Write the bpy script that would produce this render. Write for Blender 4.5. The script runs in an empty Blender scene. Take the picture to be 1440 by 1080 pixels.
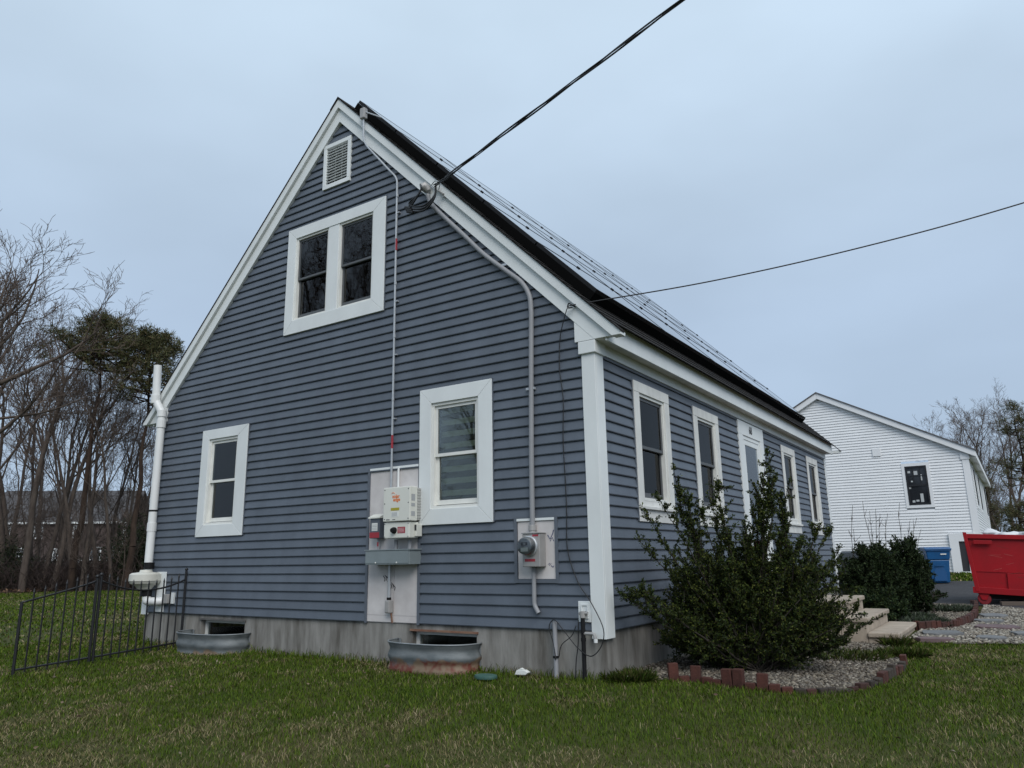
import bpy, bmesh, math, random
import numpy as np
from mathutils import Vector, Matrix
random.seed(7); RNG = np.random.default_rng(11)
S = bpy.context.scene
COL = S.collection
R_ = math.radians

# ------------------------------------------------------------------ camera
cd = bpy.data.cameras.new("camera"); cam = bpy.data.objects.new("camera", cd); COL.objects.link(cam)
cd.sensor_width = 36; cd.lens = 1049.4 / 1440 * 36; cd.clip_start = .05; cd.clip_end = 2000
def cam_axes(yaw, pitch, roll):
    cy, sy, cp, sp = math.cos(yaw), math.sin(yaw), math.cos(pitch), math.sin(pitch)
    f = Vector((sy*cp, cy*cp, sp)); r = Vector((cy, -sy, 0)); u = r.cross(f)
    cr, sr = math.cos(roll), math.sin(roll)
    return r*cr + u*sr, -r*sr + u*cr, f
cr_, cu_, cf_ = cam_axes(-.58341, .22996, -.01646)
CAMP = Vector((3.1684, -6.2300, .6442))
cam.matrix_world = Matrix(((cr_.x, cu_.x, -cf_.x, CAMP.x), (cr_.y, cu_.y, -cf_.y, CAMP.y), (cr_.z, cu_.z, -cf_.z, CAMP.z), (0, 0, 0, 1)))
S.camera = cam
def at(px, py, D):          # a point of the place, surveyed from the photograph: bearing and distance
    return CAMP + (cf_ + cr_*((px-720)/1049.4) + cu_*((540-py)/1049.4))*D

# ------------------------------------------------------------------ sky, sun, exposure
SUN_EL, SUN_DIR = R_(42), Vector((.74, -.67, 0)).normalized()
W = bpy.data.worlds.new("World"); S.world = W; W.use_nodes = True
nt = W.node_tree; nt.nodes.clear()
out = nt.nodes.new("ShaderNodeOutputWorld"); bg = nt.nodes.new("ShaderNodeBackground")
nis = nt.nodes.new("ShaderNodeTexSky"); nis.sky_type = 'NISHITA'; nis.sun_disc = False
nis.sun_elevation = SUN_EL; nis.sun_rotation = math.atan2(SUN_DIR.x, SUN_DIR.y)
nis.dust_density = 4; nis.ozone_density = 1
gain = nt.nodes.new("ShaderNodeVectorMath"); gain.operation = 'SCALE'; gain.inputs['Scale'].default_value = .07
nt.links.new(nis.outputs[0], gain.inputs[0])
tc = nt.nodes.new("ShaderNodeTexCoord"); sep = nt.nodes.new("ShaderNodeSeparateXYZ")
nt.links.new(tc.outputs['Generated'], sep.inputs[0])
ramp = nt.nodes.new("ShaderNodeValToRGB")
nt.links.new(sep.outputs['Z'], ramp.inputs[0])
e = ramp.color_ramp.elements
e[0].position = 0; e[0].color = (.335, .43, .555, 1)
e[1].position = 1; e[1].color = (.55, .65, .75, 1)
m = e.new(.3); m.color = (.368, .466, .597, 1)
m = e.new(.62); m.color = (.482, .597, .715, 1)
cl = nt.nodes.new("ShaderNodeTexNoise"); cl.inputs['Scale'].default_value = 2.2; cl.inputs['Detail'].default_value = 4; cl.inputs['Roughness'].default_value = .45
mp = nt.nodes.new("ShaderNodeMapping"); mp.inputs['Scale'].default_value = (1, 1, 2.2)
nt.links.new(tc.outputs['Generated'], mp.inputs[0]); nt.links.new(mp.outputs[0], cl.inputs['Vector'])
mr = nt.nodes.new("ShaderNodeMapRange"); mr.inputs[1].default_value = .3; mr.inputs[2].default_value = .7; mr.inputs[3].default_value = .91; mr.inputs[4].default_value = 1.10
nt.links.new(cl.outputs['Fac'], mr.inputs[0])
mul = nt.nodes.new("ShaderNodeVectorMath"); mul.operation = 'SCALE'
nt.links.new(ramp.outputs[0], mul.inputs[0]); nt.links.new(mr.outputs[0], mul.inputs['Scale'])
mix = nt.nodes.new("ShaderNodeMix"); mix.data_type = 'RGBA'; mix.inputs[0].default_value = .9
nt.links.new(gain.outputs[0], mix.inputs[6]); nt.links.new(mul.outputs[0], mix.inputs[7])
nt.links.new(mix.outputs[2], bg.inputs[0]); bg.inputs[1].default_value = .98
nt.links.new(bg.outputs[0], out.inputs[0])
sd = bpy.data.lights.new("sun", 'SUN'); sun = bpy.data.objects.new("sun", sd); COL.objects.link(sun)
sd.energy = 1.5; sd.angle = R_(38); sd.color = (1, .98, .95)
to_sun = SUN_DIR*math.cos(SUN_EL) + Vector((0, 0, math.sin(SUN_EL)))
sun.rotation_euler = to_sun.to_track_quat('Z', 'Y').to_euler()
S.view_settings.view_transform = 'Standard'; S.view_settings.look = 'None'
S.view_settings.exposure = .42; S.view_settings.gamma = 1; S.view_settings.use_curve_mapping = False

# ------------------------------------------------------------------ materials
MATS = {}
def mat(name, col, rough=.6, var=.0, vscale=8, stretch=(1, 1, 1), bump=0, bscale=60, bstretch=None, col2=None, spec=.5, metal=0, rnd=0, attr=None, detail=5):
    """Principled material: base colour, broken by object-space noise towards col2, fine relief, per-object shift"""
    if name in MATS: return MATS[name]
    m = bpy.data.materials.new(name); m.use_nodes = True; n = m.node_tree.nodes; l = m.node_tree.links
    b = n['Principled BSDF']; b.inputs['Roughness'].default_value = rough; b.inputs['Metallic'].default_value = metal
    b.inputs['Specular IOR Level'].default_value = spec
    b.inputs['Base Color'].default_value = (*col, 1)
    t = n.new('ShaderNodeTexCoord')
    src = None
    if attr:
        a = n.new('ShaderNodeAttribute'); a.attribute_name = attr; src = a.outputs['Color']
    if var or col2:
        mpn = n.new('ShaderNodeMapping'); mpn.inputs['Scale'].default_value = stretch; l.new(t.outputs['Object'], mpn.inputs[0])
        no = n.new('ShaderNodeTexNoise'); no.inputs['Scale'].default_value = vscale; no.inputs['Detail'].default_value = detail; no.inputs['Roughness'].default_value = .6
        l.new(mpn.outputs[0], no.inputs['Vector'])
        r = n.new('ShaderNodeMapRange'); r.inputs[1].default_value = .32; r.inputs[2].default_value = .68; l.new(no.outputs['Fac'], r.inputs[0])
        mx = n.new('ShaderNodeMix'); mx.data_type = 'RGBA'; l.new(r.outputs[0], mx.inputs[0])
        c2 = col2 or tuple(c*(1-var) for c in col)
        if src is None:
            mx.inputs[6].default_value = (*col, 1); mx.inputs[7].default_value = (*c2, 1)
        else:
            l.new(src, mx.inputs[6]); mm = n.new('ShaderNodeVectorMath'); mm.operation = 'SCALE'; mm.inputs['Scale'].default_value = 1-var
            l.new(src, mm.inputs[0]); l.new(mm.outputs[0], mx.inputs[7])
        src = mx.outputs[2]
    if rnd:
        oi = n.new('ShaderNodeObjectInfo'); r2 = n.new('ShaderNodeMapRange'); r2.inputs[3].default_value = 1-rnd; r2.inputs[4].default_value = 1+rnd
        l.new(oi.outputs['Random'], r2.inputs[0])
        sc = n.new('ShaderNodeVectorMath'); sc.operation = 'SCALE'; l.new(r2.outputs[0], sc.inputs['Scale'])
        if src: l.new(src, sc.inputs[0])
        else: sc.inputs[0].default_value = col
        src = sc.outputs[0]
    if src: l.new(src, b.inputs['Base Color'])
    if bump:
        mp2 = n.new('ShaderNodeMapping'); mp2.inputs['Scale'].default_value = bstretch or stretch; l.new(t.outputs['Object'], mp2.inputs[0])
        n2 = n.new('ShaderNodeTexNoise'); n2.inputs['Scale'].default_value = bscale; n2.inputs['Detail'].default_value = 4
        l.new(mp2.outputs[0], n2.inputs['Vector'])
        bp = n.new('ShaderNodeBump'); bp.inputs['Strength'].default_value = bump; bp.inputs['Distance'].default_value = .01
        l.new(n2.outputs['Fac'], bp.inputs['Height']); l.new(bp.outputs[0], b.inputs['Normal'])
    MATS[name] = m; return m

def glass_mat(name, tint=(.55, .6, .6), refl=1.0, rough=.02):
    m = bpy.data.materials.new(name); m.use_nodes = True; n = m.node_tree.nodes; l = m.node_tree.links
    n.remove(n['Principled BSDF'])
    tr = n.new('ShaderNodeBsdfTransparent'); tr.inputs[0].default_value = (*tint, 1)
    g = n.new('ShaderNodeBsdfGlossy'); g.inputs['Roughness'].default_value = rough; g.inputs[0].default_value = (refl, refl, refl, 1)
    fr = n.new('ShaderNodeFresnel'); fr.inputs[0].default_value = 1.5
    mx = n.new('ShaderNodeMixShader'); l.new(fr.outputs[0], mx.inputs[0]); l.new(tr.outputs[0], mx.inputs[1]); l.new(g.outputs[0], mx.inputs[2])
    l.new(mx.outputs[0], n['Material Output'].inputs[0]); MATS[name] = m; return m

SIDING = mat('blue vinyl siding', (.096, .114, .142), .45, var=.22, vscale=3.0, stretch=(1, 1, .6), bump=.12, bscale=28, bstretch=(1.2, 1.2, 9), rnd=.05)
TRIM = mat('white vinyl trim', (.72, .745, .74), .45, var=.10, vscale=2.2, stretch=(1, 1, .5), bump=.04, bscale=30, rnd=.02)
TRIMOLD = mat('chalky white trim', (.70, .70, .67), .6, var=.2, vscale=7, stretch=(1, 1, .4), bump=.08, bscale=40)
SASH = mat('white window vinyl', (.74, .74, .70), .4, var=.12, vscale=6)
BACKER = mat('painted backer board', (.62, .59, .58), .7, col2=(.46, .43, .42), vscale=2.6, bump=.1, bscale=25)
CONC = mat('foundation concrete', (.29, .28, .26), .9, col2=(.10, .092, .08), vscale=4.2, stretch=(1.5, 1.5, .28), bump=.35, bscale=40, detail=9)
STEPC = mat('cast step concrete', (.40, .335, .265), .85, col2=(.28, .23, .18), vscale=5, bump=.25, bscale=70, rnd=.04)
SHING = mat('dark roof shingle', (.034, .031, .03), .95, col2=(.016, .015, .015), vscale=26, bump=.5, bscale=260, rnd=.25, spec=.2)
DARK = mat('black plastic', (.009, .009, .010), .65, spec=.2)
IRON = mat('black painted iron', (.012, .012, .014), .45, var=.3, vscale=20)
GALV = mat('galvanised steel', (.30, .32, .33), .5, col2=(.19, .21, .22), vscale=6, stretch=(1, 1, 2), metal=.35, bump=.06)
RUST = mat('rust', (.13, .045, .028), .9, col2=(.24, .15, .10), vscale=9, bump=.3)
PIPEG = mat('grey pvc conduit', (.27, .275, .29), .55, var=.12, vscale=5)
PIPEW = mat('white pvc pipe', (.74, .75, .74), .4, var=.12, vscale=4, stretch=(1, 1, .4))
METALG = mat('emt steel conduit', (.50, .52, .54), .42, metal=.5, var=.15, vscale=12)
BOXG = mat('grey enamel box', (.20, .235, .245), .5, var=.12, vscale=5, bump=.03)
METERG = mat('meter box enamel', (.36, .35, .34), .45, var=.15, vscale=8, metal=.2)
INVW = mat('ivory enamel', (.66, .66, .60), .42, var=.06, vscale=4)
REDL = mat('red label print', (.36, .03, .045), .5, var=.3, vscale=60)
CABLE = mat('black cable jacket', (.010, .010, .011), .55)
ORANGE = mat('orange print', (.75, .19, .045), .6)
OLIVE = mat('yellow label print', (.36, .31, .03), .6)
PAPER = mat('white label print', (.68, .69, .66), .6)
INK = mat('dark ink print', (.03, .03, .035), .6)
INKB = mat('blue marker ink', (.06, .075, .16), .6)
GLASS = glass_mat('window glass', (.78, .82, .80))
GLASSF = glass_mat('front window glass', (.5, .52, .52), .45, .06)
SCREEN = mat('insect screen', (.022, .023, .026), .8)
BLIND = mat('fabric blind', (.62, .62, .42), .9, var=.2, vscale=5)
BLINDD = mat('dark blind band', (.05, .055, .03), .9)
LACE = mat('lace curtain', (.36, .38, .40), .9, var=.5, vscale=16, stretch=(1, 2, .3))
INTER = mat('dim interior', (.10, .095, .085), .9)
PVG = mat('solar cell glass', (.010, .012, .020), .06, var=.3, vscale=3, spec=.6)
PVF = mat('black anodised frame', (.007, .007, .008), .6, spec=.25)
ALU = mat('mill aluminium', (.45, .46, .48), .35, metal=.8)

# ------------------------------------------------------------------ mesh helpers
class MB:
    def __init__(s): s.v = []; s.f = []; s.mi = []; s.cur = 0
    def add(s, vs, fs):
        o = len(s.v); s.v += [tuple(p) for p in vs]; s.f += [tuple(i+o for i in f) for f in fs]; s.mi += [s.cur]*len(fs); return s
    def box(s, x0, x1, y0, y1, z0, z1):
        return s.add([(x0, y0, z0), (x1, y0, z0), (x1, y1, z0), (x0, y1, z0), (x0, y0, z1), (x1, y0, z1), (x1, y1, z1), (x0, y1, z1)],
                     [(0, 3, 2, 1), (4, 5, 6, 7), (0, 1, 5, 4), (1, 2, 6, 5), (2, 3, 7, 6), (3, 0, 4, 7)])
    def prism(s, poly, h0, h1, f):      # f(u, w, h) -> xyz ; polygon u,w extruded h0..h1
        n = len(poly)
        return s.add([f(a, b, h0) for a, b in poly] + [f(a, b, h1) for a, b in poly],
                     [tuple(range(n))[::-1], tuple(range(n, 2*n))] + [(i, (i+1) % n, n+(i+1) % n, n+i) for i in range(n)])
    def tube(s, pts, r, sides=8, cap=True):
        pts = [Vector(p) for p in pts]; n = len(pts); rs = r if hasattr(r, '__len__') else [r]*n
        prev = None; vs = []
        for i, p in enumerate(pts):
            d = (pts[min(i+1, n-1)]-pts[max(i-1, 0)]).normalized()
            if prev is None: a = d.orthogonal().normalized()
            else:
                a = prev - d*prev.dot(d); a = a.normalized() if a.length > 1e-6 else d.orthogonal().normalized()
            prev = a; b = d.cross(a)
            for k in range(sides):
                t = 2*math.pi*k/sides; vs.append(p + (a*math.cos(t)+b*math.sin(t))*rs[i])
        fs = [(i*sides+k, i*sides+(k+1) % sides, (i+1)*sides+(k+1) % sides, (i+1)*sides+k) for i in range(n-1) for k in range(sides)]
        if cap: fs += [tuple(range(sides))[::-1], tuple(range((n-1)*sides, n*sides))]
        return s.add(vs, fs)
    def lathe(s, prof, sides=20, f=lambda x, y, z: (x, y, z)):   # prof: (r, h)
        vs = [f(r*math.cos(2*math.pi*k/sides), r*math.sin(2*math.pi*k/sides), h) for r, h in prof for k in range(sides)]
        n = len(prof)
        fs = [(i*sides+k, i*sides+(k+1) % sides, (i+1)*sides+(k+1) % sides, (i+1)*sides+k) for i in range(n-1) for k in range(sides)]
        fs += [tuple(range(sides))[::-1], tuple(range((n-1)*sides, n*sides))]
        return s.add(vs, fs)
    def build(s, name, mats, parent=None, bevel=0, smooth=False, fix=True, loc=None):
        me = bpy.data.meshes.new(name)
        vs = s.v
        if loc is not None: vs = [(a-loc[0], b-loc[1], c-loc[2]) for a, b, c in vs]
        me.from_pydata(vs, [], s.f)
        for m in (mats if isinstance(mats, (list, tuple)) else [mats]): me.materials.append(m)
        if len(me.materials) > 1: me.polygons.foreach_set('material_index', s.mi)
        if fix:
            b = bmesh.new(); b.from_mesh(me); bmesh.ops.recalc_face_normals(b, faces=b.faces); b.to_mesh(me); b.free()
        return link(name, me, parent, bevel, smooth, loc)
def link(name, me, parent=None, bevel=0, smooth=False, loc=None):
    o = bpy.data.objects.new(name, me); COL.objects.link(o)
    if parent is not None: o.parent = parent
    if loc is not None: o.location = loc
    if smooth:
        me.polygons.foreach_set('use_smooth', [True]*len(me.polygons))
        if smooth == 'auto': me.set_sharp_from_angle(angle=R_(40))
    if bevel:
        md = o.modifiers.new('bevel', 'BEVEL'); md.width = bevel; md.segments = 2; md.limit_method = 'ANGLE'
    return o
def tag(o, label, cat, group=None):
    o['label'] = label; o['category'] = cat
    if group: o['group'] = group
    return o
def struct(o): o['kind'] = 'structure'; return o
def stuff(o, label=None, cat=None):
    o['kind'] = 'stuff'
    if label: o['label'] = label; o['category'] = cat
    return o
def thing(name, label, cat, loc=(0, 0, 0), group=None, rz=0):
    o = bpy.data.objects.new(name, None); COL.objects.link(o); o.location = loc; o.rotation_euler = (0, 0, rz); o.empty_display_size = .2
    return tag(o, label, cat, group)
def npmesh(name, v, f, mats, colors=None, smooth=False):
    """v (n,3), f (m,3|4) numpy -> mesh, fast"""
    me = bpy.data.meshes.new(name); v = np.asarray(v, np.float32); f = np.asarray(f, np.int32); k = f.shape[1]
    me.vertices.add(len(v)); me.vertices.foreach_set('co', v.ravel())
    me.loops.add(f.size); me.loops.foreach_set('vertex_index', f.ravel())
    me.polygons.add(len(f)); me.polygons.foreach_set('loop_start', np.arange(len(f), dtype=np.int32)*k)
    me.update(calc_edges=True)
    for m in (mats if isinstance(mats, (list, tuple)) else [mats]): me.materials.append(m)
    if colors is not None:
        ca = me.color_attributes.new('Col', 'FLOAT_COLOR', 'POINT')
        c = np.ones((len(v), 4), np.float32); c[:, :3] = colors; ca.data.foreach_set('color', c.ravel())
    if smooth: me.polygons.foreach_set('use_smooth', np.ones(len(f), bool))
    return me
def copy_tree(o, parent=None):
    c = o.copy(); COL.objects.link(c)
    if parent is not None: c.parent = parent
    for ch in list(o.children): copy_tree(ch, c)
    return c
def text_mesh(body, size, name='lettering', mats=None, place=lambda u, w: (u, 0, w), parent=None, bold=0, sx=1.0):
    cu = bpy.data.curves.new(name, 'FONT'); cu.body = body; cu.size = size; cu.align_x = 'CENTER'; cu.align_y = 'CENTER'; cu.offset = bold; cu.resolution_u = 3
    t = bpy.data.objects.new(name, cu); COL.objects.link(t)
    dg = bpy.context.evaluated_depsgraph_get(); me = bpy.data.meshes.new_from_object(t.evaluated_get(dg))
    bpy.data.objects.remove(t); bpy.data.curves.remove(cu); me.name = name
    for v in me.vertices: v.co = place(v.co.x*sx, v.co.y)
    me.materials.clear(); me.materials.append(mats)
    return link(name, me, parent)
def smooth01(a, b, x): t = np.clip((x-a)/(b-a), 0, 1); return t*t*(3-2*t)
_perm = RNG.random((64, 64))
def vnoise(x, y):      # value noise for scattering
    x = np.asarray(x, float); y = np.asarray(y, float)
    xi = np.floor(x).astype(int); yi = np.floor(y).astype(int); fx = x-xi; fy = y-yi
    fx = fx*fx*(3-2*fx); fy = fy*fy*(3-2*fy); g = lambda a, b: _perm[a % 64, b % 64]
    return (g(xi, yi)*(1-fx)+g(xi+1, yi)*fx)*(1-fy)+(g(xi, yi+1)*(1-fx)+g(xi+1, yi+1)*fx)*fy
def fbm(x, y): return (vnoise(x, y)*.5+vnoise(x*2.1+7, y*2.1+3)*.3+vnoise(x*4.3+1, y*4.3+9)*.2)

# ------------------------------------------------------------------ ground
def gz(x, y):
    x = np.asarray(x, float); y = np.asarray(y, float)
    z = -.41 - .045*np.clip(-y, 0, 12) - .045*np.clip(x, 0, 2)*(1-smooth01(1.5, 6, y))
    z = z + .36*smooth01(15, 23, y) + .55*smooth01(-36, -75, x)
    return z + .035*(fbm(x*.6, y*.6)-.5)*smooth01(.4, 1.5, np.maximum(np.abs(y+.2), 0)+0*x)
xs = np.unique(np.concatenate([np.linspace(-260, -40, 24), np.linspace(-40, -10, 31), np.linspace(-10, 8, 61), np.linspace(8, 260, 30)]))
ys = np.unique(np.concatenate([np.linspace(-120, -10, 14), np.linspace(-10, 14, 81), np.linspace(14, 40, 27), np.linspace(40, 320, 29)]))
X, Y = np.meshgrid(xs, ys); V = np.stack([X, Y, gz(X, Y)], -1).reshape(-1, 3)
nx = len(xs); I, J = np.meshgrid(np.arange(nx-1), np.arange(len(ys)-1)); q = (J*nx+I).ravel()
F = np.stack([q, q+1, q+1+nx, q+nx], 1)
LAWN = mat('lawn soil and thatch', (.038, .056, .012), .95, col2=(.075, .066, .030), vscale=1.3, bump=.8, bscale=45, spec=.1, detail=10)
struct(link('ground', npmesh('ground', V, F, LAWN, smooth=True)))
def sheet(name, poly, dz, material, step=.4):
    """a sheet draped dz above the terrain inside polygon poly (grid-clipped)"""
    b = bmesh.new(); vs = [b.verts.new((x, y, 0)) for x, y in poly]; b.faces.new(vs)
    px = [p[0] for p in poly]; py = [p[1] for p in poly]
    for ax, lo, hi in ((0, min(px), max(px)), (1, min(py), max(py))):
        k = lo+step
        while k < hi:
            n = Vector((1, 0, 0)) if ax == 0 else Vector((0, 1, 0)); co = n*k
            bmesh.ops.bisect_plane(b, geom=b.verts[:]+b.edges[:]+b.faces[:], plane_co=co, plane_no=n); k += step
    for v in b.verts: v.co.z = float(gz(v.co.x, v.co.y))+dz
    me = bpy.data.meshes.new(name); b.to_mesh(me); b.free(); me.materials.append(material)
    return struct(link(name, me, smooth=True))
ASPH = mat('worn asphalt', (.062, .062, .066), .95, col2=(.04, .04, .043), vscale=9, bump=.5, bscale=120, spec=.2)
GRAVM = mat('gravel fines', (.24, .215, .18), .95, col2=(.10, .088, .07), vscale=30, bump=.9, bscale=90, spec=.1)
LITTER = mat('leaf litter floor', (.088, .052, .032), .95, col2=(.04, .03, .02), vscale=3, bump=.9, bscale=30, spec=.1, detail=9)
DRIVE = [(-8, 12.4), (.9, 12.4), (1.6, 11.95), (2.3, 11.7), (3.2, 10.4), (4.6, 9.6), (12, 9.4), (12, 19.6), (-8, 19.2)]
sheet('driveway', DRIVE, .02, ASPH, .8)
BED = [(.0, .12), (.42, .36), (.62, .48), (.9, .46), (1.2, .45), (1.55, .57), (1.82, 1.0), (1.96, 1.6), (2.02, 2.3), (2.0, 3.0), (1.85, 3.7), (1.6, 4.12), (.0, 4.12)]
sheet('gravel_bed', BED, .012, GRAVM, .3)
BED2 = [(.0, 5.9), (1.85, 5.85), (2.2, 6.35), (2.36, 7.3), (2.39, 9.0), (2.3, 11.3), (2.25, 11.75), (1.6, 11.95), (.9, 12.4), (.0, 12.4)]
sheet('planting_bed', BED2, .014, GRAVM, .4)
PATH = [(1.84, 4.75), (2.4, 4.5), (3.05, 4.7), (4.4, 5.0), (4.7, 9.5), (3.2, 10.35), (2.42, 11.6), (2.46, 9.0), (2.43, 7.2), (2.27, 6.3), (1.9, 5.78)]
sheet('gravel_path', PATH, .012, GRAVM, .3)
WOOD = [(-33, -40), (-32, 4), (-31.5, 9), (-30.5, 13), (-28, 18), (-26, 26), (-18, 40), (-10, 60), (-30, 150), (-120, 150), (-120, -40)]
sheet('woodland_floor', WOOD, .03, LITTER, 6)

def inpoly(x, y, poly):
    c = np.zeros(np.shape(x), bool); n = len(poly)
    for i in range(n):
        (x0, y0), (x1, y1) = poly[i], poly[i-1]
        c ^= ((y0 > y) != (y1 > y)) & (x < (x1-x0)*(y-y0)/((y1-y0) or 1e-9)+x0)
    return c

# ------------------------------------------------------------------ the blue house
C = .1016                       # siding exposure
WX, LY, RX = -7.19, 10.36, -3.596   # left corner, depth, ridge x
ZR, SL = 6.69, 1.009              # ridge height, pitch
ztop = lambda x: ZR-abs(x-RX)*SL
H = thing('blue_house', 'blue vinyl sided cape house with white trim, steep gable and solar roof', 'house', (RX, 0, -.42))
H.matrix_world = Matrix.Translation((RX, 0, -.42))
HOFF = Vector((RX, 0, -.42))
def part(mb, name, m, parent=None, bevel=0, smooth=False):
    """a mesh in world coordinates parented to a thing (or its part) that only translates"""
    p = parent or H; off = Vector((0, 0, 0)); q = p
    while q is not None: off += Vector(q.location); q = q.parent
    o = mb.build(name, m, None, bevel, smooth); o.parent = p
    o.data.transform(Matrix.Translation(-off))
    return o
GAB = lambda u, w, h: (u, -h, w)       # gable wall: u = x, h = out of the wall
FRO = lambda u, w, h: (h, u, w)        # front wall: u = y, h = out
def fbx(mb, f, u0, u1, w0, w1, h0, h1): return mb.prism([(u0, w0), (u1, w0), (u1, w1), (u0, w1)], h0, h1, f)

# openings that interrupt the courses  (u0,u1,z0,z1)
GOPEN = dict(up=(-4.512, -2.737, 3.542, 5.027), rw=(-2.147, -1.177, 1.005, 2.479), lw=(-6.094, -5.11, .994, 2.445), vent=(-3.886, -3.382, 5.441, 6.089),
             panel=(-2.915, -2.135, 0, 1.655), meter=(-.93, -.445, .425, 1.01))
FOPEN = dict(w1=(.829, 1.783, .99, 2.455), w2=(2.58, 3.513, .99, 2.455), d=(4.404, 5.68, 0, 2.56), w4=(6.762, 7.674, .99, 2.455), w5=(8.589, 9.496, .99, 2.455))
def cut_board(f, a, b, z0, z1, c0, c1):
    h = lambda z: .0255-.0235*(z-z0)/(z1+.016-z0)
    return part(MB().add([f(a, c0, -.004), f(b, c0, -.004), f(b, c0, h(c0)), f(a, c0, h(c0)), f(a, c1, -.004), f(b, c1, -.004), f(b, c1, h(c1)), f(a, c1, h(c1))],
                [(0, 3, 2, 1), (4, 5, 6, 7), (0, 1, 5, 4), (1, 2, 6, 5), (2, 3, 7, 6), (3, 0, 4, 7)]), 'siding_board', SIDING)
def board(f, a0, a1, b0, b1, z0, z1, name='siding_board', cut=None):
    """one lap: bottom edge u a0..b0, top edge u a1..b1, lip proud at the foot, a drip return under it"""
    mb = MB(); zt = z1+.016
    if cut: return cut_board(f, a0, b0, z0, z1, *cut)
    prof = [(z0+.004, -.004), (z0+.001, .022), (z0+.010, .0255), (zt, .002), (zt, -.004)]
    vs = []
    for zz, h in prof:
        t = min(max((zz-z0)/(z1-z0), 0), 1); vs += [f(a0+(a1-a0)*t, zz, h), f(b0+(b1-b0)*t, zz, h)]
    n = len(prof); fs = [(2*i, 2*i+1, 2*((i+1) % n)+1, 2*((i+1) % n)) for i in range(n)]
    fs += [tuple(2*i for i in range(n)), tuple(2*i+1 for i in range(n))[::-1]]
    mb.add(vs, fs); return part(mb, name, SIDING)
JOINT = {}
def run(f, lo, hi, k, opens, lap):
    z0, z1 = k*C, (k+1)*C
    a0, b0 = lo(z0), hi(z0); a1, b1 = lo(z1), hi(z1)
    segs = [(a0, a1, b0, b1)]
    for (u0, u1, w0, w1) in opens:
        if z1 > w0+.004 and z0 < w1-.004:
            part_cover = (z0 < w0-.012 or z1 > w1+.012)
            # courses crossing the head or foot of an opening run behind its casing
            i0, i1 = u0, u1
            ns = []
            for s in segs:
                if i1 <= min(s[0], s[1]) or i0 >= max(s[2], s[3]): ns.append(s); continue
                if i0 > s[0]+.02: ns.append((s[0], s[1], i0, i0))
                if i1 < s[2]-.02: ns.append((i1, i1, s[2], s[3]))
            segs = ns
            if lap is not None and w0-z0 > .015: board(f, i0, i0, i1, i1, z0, z1, cut=(z0+.001, w0))
            if lap is not None and z1-w1 > .015: board(f, i0, i0, i1, i1, z0, z1, cut=(w1, z1+.016))
    for s in segs:
        if max(s[2], s[3])-min(s[0], s[1]) <= .03: continue
        if f is GAB and s[2]-s[0] > 3.0 and k % 2 == 0 or (k-1, s[0] > -3) in JOINT and f is GAB and s[2]-s[0] > 3.0:
            key = (k if k % 2 == 0 else k-1, s[0] > -3)
            if key not in JOINT: JOINT[key] = random.uniform(.25, .75)
            x = max(s[0], s[1])+(min(s[2], s[3])-max(s[0], s[1]))*JOINT[key]+(.012 if k % 2 else 0)
            board(f, s[0], s[1], x+.02, x+.02, z0, z1); board(lambda u, w, h: f(u, w, h+.0022), x, x, s[2], s[3], z0, z1)
        else: board(f, *s, z0, z1)
rk = .28
glo = lambda z: max(WX+.05, RX-(ZR-rk-z)/SL); ghi = lambda z: min(-.05, RX+(ZR-rk-z)/SL)
def shrink(op, w):   # the wall runs up behind casings by w; head and foot too
    u0, u1, z0, z1 = op; return (u0+w, u1-w, z0+w, z1-w)
go = [shrink(GOPEN[k], .10) for k in ('up', 'rw', 'lw')]+[shrink(GOPEN['vent'], .03), (-2.915, -2.135, 0, 1.6256), (-.93, -.445, .4064, 1.016)]
k = 0
while glo((k+1)*C) < RX-.02:
    run(GAB, glo, ghi, k, go, 0); k += 1
fo = [shrink(v, .09) for v in FOPEN.values()]
fo[2] = (FOPEN['d'][0]+.09, FOPEN['d'][1]-.09, -1, 2.53)
for k in range(26): run(FRO, lambda z: .06, lambda z: LY-.05, k, fo, 0)
# plain walls out of sight, floor decks
part(MB().box(WX, WX+.05, .02, LY, 0, 2.7), 'wall', SIDING); part(MB().box(WX+.05, -.02, LY-.05, LY, 0, 2.75).add([(WX, LY-.02, 2.75), (0, LY-.02, 2.75), (RX, LY-.02, 6.35)], [(0, 1, 2)]), 'wall', SIDING)
part(MB().box(WX+.06, -.06, .06, LY-.06, 2.72, 2.78).box(WX+.06, -.06, .06, LY-.06, -.06, -.02), 'floor_deck', INTER)
part(MB().box(WX+.06, -.06, 2.2, 2.25, -.02, 2.70).box(-2.6, -2.55, .06, LY-.1, 2.8, 5.0).box(-2.6, -2.55, 2.3, LY-.1, 0, 2.7), 'partition', INTER)

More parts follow.
